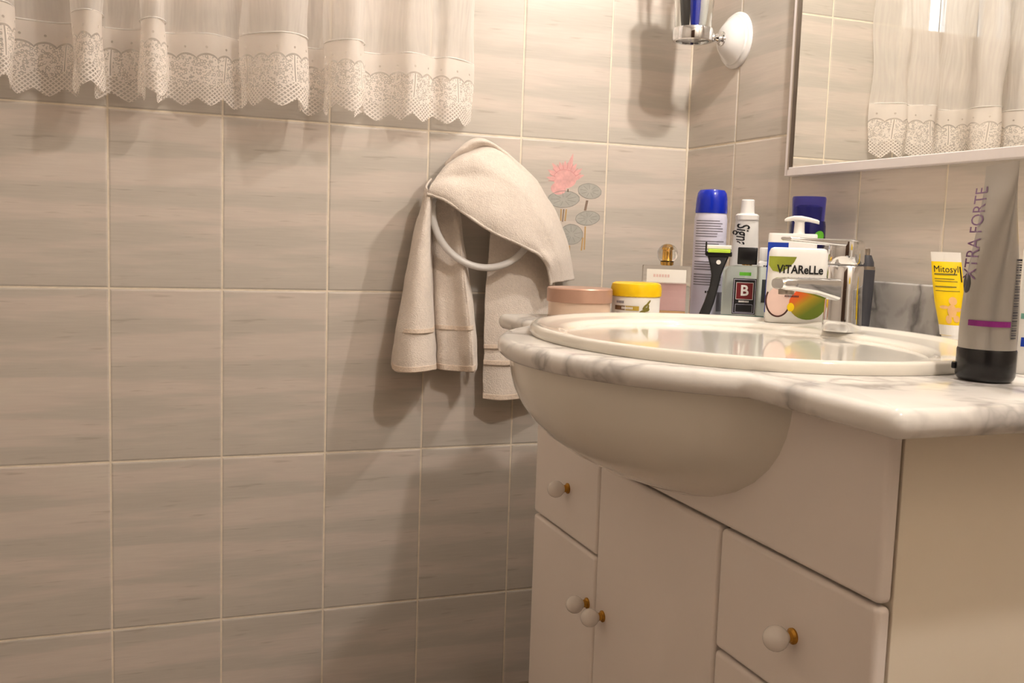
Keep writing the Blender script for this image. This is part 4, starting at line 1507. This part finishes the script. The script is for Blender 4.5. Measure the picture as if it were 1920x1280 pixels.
def ofn(x, z_):
    for (za_, ha, da), (zb2, hb, db) in zip(TZ, TZ[1:]):
        if za_ <= z_ <= zb2:
            k_ = (z_ - za_) / (zb2 - za_)
            hx, hy = ha + (hb - ha) * k_, da + (db - da) * k_
            break
    else:
        hx, hy = 0.016, 0.012
    xx = max(-0.98, min(0.98, x / hx))
    return (cxs(z_) + x, -hy * math.sqrt(1 - xx * xx) - 0.0007, z_)


lettering('brand_text', 'Mitosyl', 0.0135, ofn, M['ink'], t, at2=(-0.001, 0.1055), sx=0.85)
for (z_, ln, h_) in ((0.0975, 0.030, 0.0022), (0.0915, 0.026, 0.0010), (0.0880, 0.030, 0.0010), (0.0800, 0.028, 0.0018), (0.0745, 0.032, 0.0009)):
    v, f = grid2d(-0.017, -0.017 + ln, z_, z_ + h_, 6)
    put2d('text_line', v, f, ofn, M['olive_ink'], t)
v, f = poly2d([(0.0165, 0.110), (0.0182, 0.110), (0.0192, 0.088), (0.0176, 0.088)])
put2d('dark_stripe', v, f, ofn, M['ink'], t)
v, f = [], []
for (cx, cz, rx, rz) in ((0.005, 0.061, 0.0055, 0.006), (0.003, 0.047, 0.006, 0.009), (-0.007, 0.052, 0.006, 0.0025), (0.011, 0.049, 0.004, 0.003), (-0.002, 0.035, 0.004, 0.006), (0.008, 0.036, 0.004, 0.005)):
    q, g_ = disc2d(cx, cz, rx, rz, 14)
    f += [tuple(i + len(v) for i in w) for w in g_]
    v += q
put2d('baby_print', v, f, ofn, M['skin_print'], t)
v, f = grid2d(-0.0158, 0.0158, 0.0125, 0.027, 10)
put2d('white_print', v, f, ofn, M['label_white'], t)

# big silver tube near the camera
t = item('silver_hair_tube', -0.328, -1.184, 'large silver cosmetic tube with black cap standing at the near counter end', 'tube')
SZ = tuple((z_, hx * 0.95, hy * 0.95) for z_, hx, hy in ((0.033, 0.0288, 0.0288), (0.060, 0.0298, 0.0285), (0.100, 0.0330, 0.0248), (0.145, 0.0365, 0.0165), (0.182, 0.0390, 0.0080), (0.205, 0.0400, 0.0022), (0.219, 0.0400, 0.0010)))
SA = R(67)                       # crimp turned away from the viewer


def srot(x, y):
    return (x * math.cos(SA) + y * math.sin(SA), -x * math.sin(SA) + y * math.cos(SA))


def silver_ring(z_, hx, hy):
    return [srot(p[0], p[1]) + (z_,) for p in ell(hx, hy, z_, 48)]


loft('tube_body', [silver_ring(*q) for q in catmull(SZ, 6)], M['silver_tube'], t, angle=50)
lathe('cap', [(0.0242, 0.0), (0.0270, 0.0025), (0.0283, 0.006), (0.0283, 0.031), (0.0275, 0.033)], M['black'], t, 48)
box('cap_tab', -0.0318, -0.0270, -0.006, 0.006, 0.010, 0.017, M['black'], t, 0.0015)


def sfn(lift=0.0011):
    cs_ = catmull(SZ, 6)

    def fn_(x, z_):
        """x: arc position in metres measured from the side facing the viewer"""
        for a_, b_ in zip(cs_, cs_[1:]):
            if a_[0] <= z_ <= b_[0]:
                k_ = (z_ - a_[0]) / (b_[0] - a_[0])
                hx, hy = a_[1] + (b_[1] - a_[1]) * k_, a_[2] + (b_[2] - a_[2]) * k_
                break
        # intersection of the viewer-facing ray at lateral offset x with the ellipse
        c, s = math.cos(SA), math.sin(SA)
        # point (x, y): X = x*c - y*s ; Y = x*s + y*c
        A_ = (s / hx) ** 2 + (c / hy) ** 2
        B_ = 2 * x * c * s * (1 / hy ** 2 - 1 / hx ** 2)
        C_ = (x * c / hx) ** 2 + (x * s / hy) ** 2 - 1
        D_ = max(0.0, B_ * B_ - 4 * A_ * C_)
        y = (-B_ - math.sqrt(D_)) / (2 * A_)
        return (x, y - lift, z_)
    return fn_


v, f = grid2d(-0.0190, 0.0195, 0.0565, 0.0622, 14)
put2d('purple_band', v, f, sfn(), M['purple'], t)
v, f = disc2d(-0.0235, 0.0985, 0.0032, 0.010, 18)
put2d('black_seal', v, f, sfn(), M['ink'], t)


def slant(x, z_):
    # lettering climbs along the left edge of the tube
    return sfn()(x + 0.052 * (z_ - 0.11) - 0.0005, z_)


lettering('brand_text', 'XTRA FORTE', 0.0170, slant, M['mauve'], t, rot=math.pi / 2, at2=(-0.0205, 0.150), sx=0.96)
v, f = [], []
random.seed(11)
zz = 0.045
while zz < 0.125:
    h_ = random.choice((0.0008, 0.0014, 0.002))
    q, g_ = grid2d(0.0205, 0.0250, zz, zz + h_, 3)
    f += [tuple(i + len(v) for i in w) for w in g_]
    v += q
    zz += h_ + random.choice((0.0009, 0.0015))
put2d('bar_code', v, f, sfn(), M['charcoal'], t)

# tall bottle cut by the right border of the picture
t = item('yellow_cap_bottle', -0.214, -1.152, 'tall white bottle with yellow top at the right edge of the picture', 'bottle')
loft('body', [rrect(0.026, 0.018, 0.006, 0.0), rrect(0.027, 0.019, 0.008, 0.003), rrect(0.027, 0.019, 0.008, 0.135), rrect(0.024, 0.017, 0.008, 0.142)], M['label_white'], t)
loft('cap', [rrect(0.0265, 0.0185, 0.008, 0.1425), rrect(0.0265, 0.0185, 0.008, 0.170), rrect(0.022, 0.015, 0.008, 0.195), rrect(0.012, 0.010, 0.006, 0.213)], M['yellow_tube'], t)
v, f = grid2d(-0.022, 0.022, 0.030, 0.040, 2)
put2d('blue_stripe', v, f, flatfn(-0.019, 0.0004), M['blue_print'], t)
v, f = grid2d(-0.024, 0.020, 0.060, 0.066, 2)
put2d('green_stripe', v, f, flatfn(-0.019, 0.0004), M['aqua'], t)
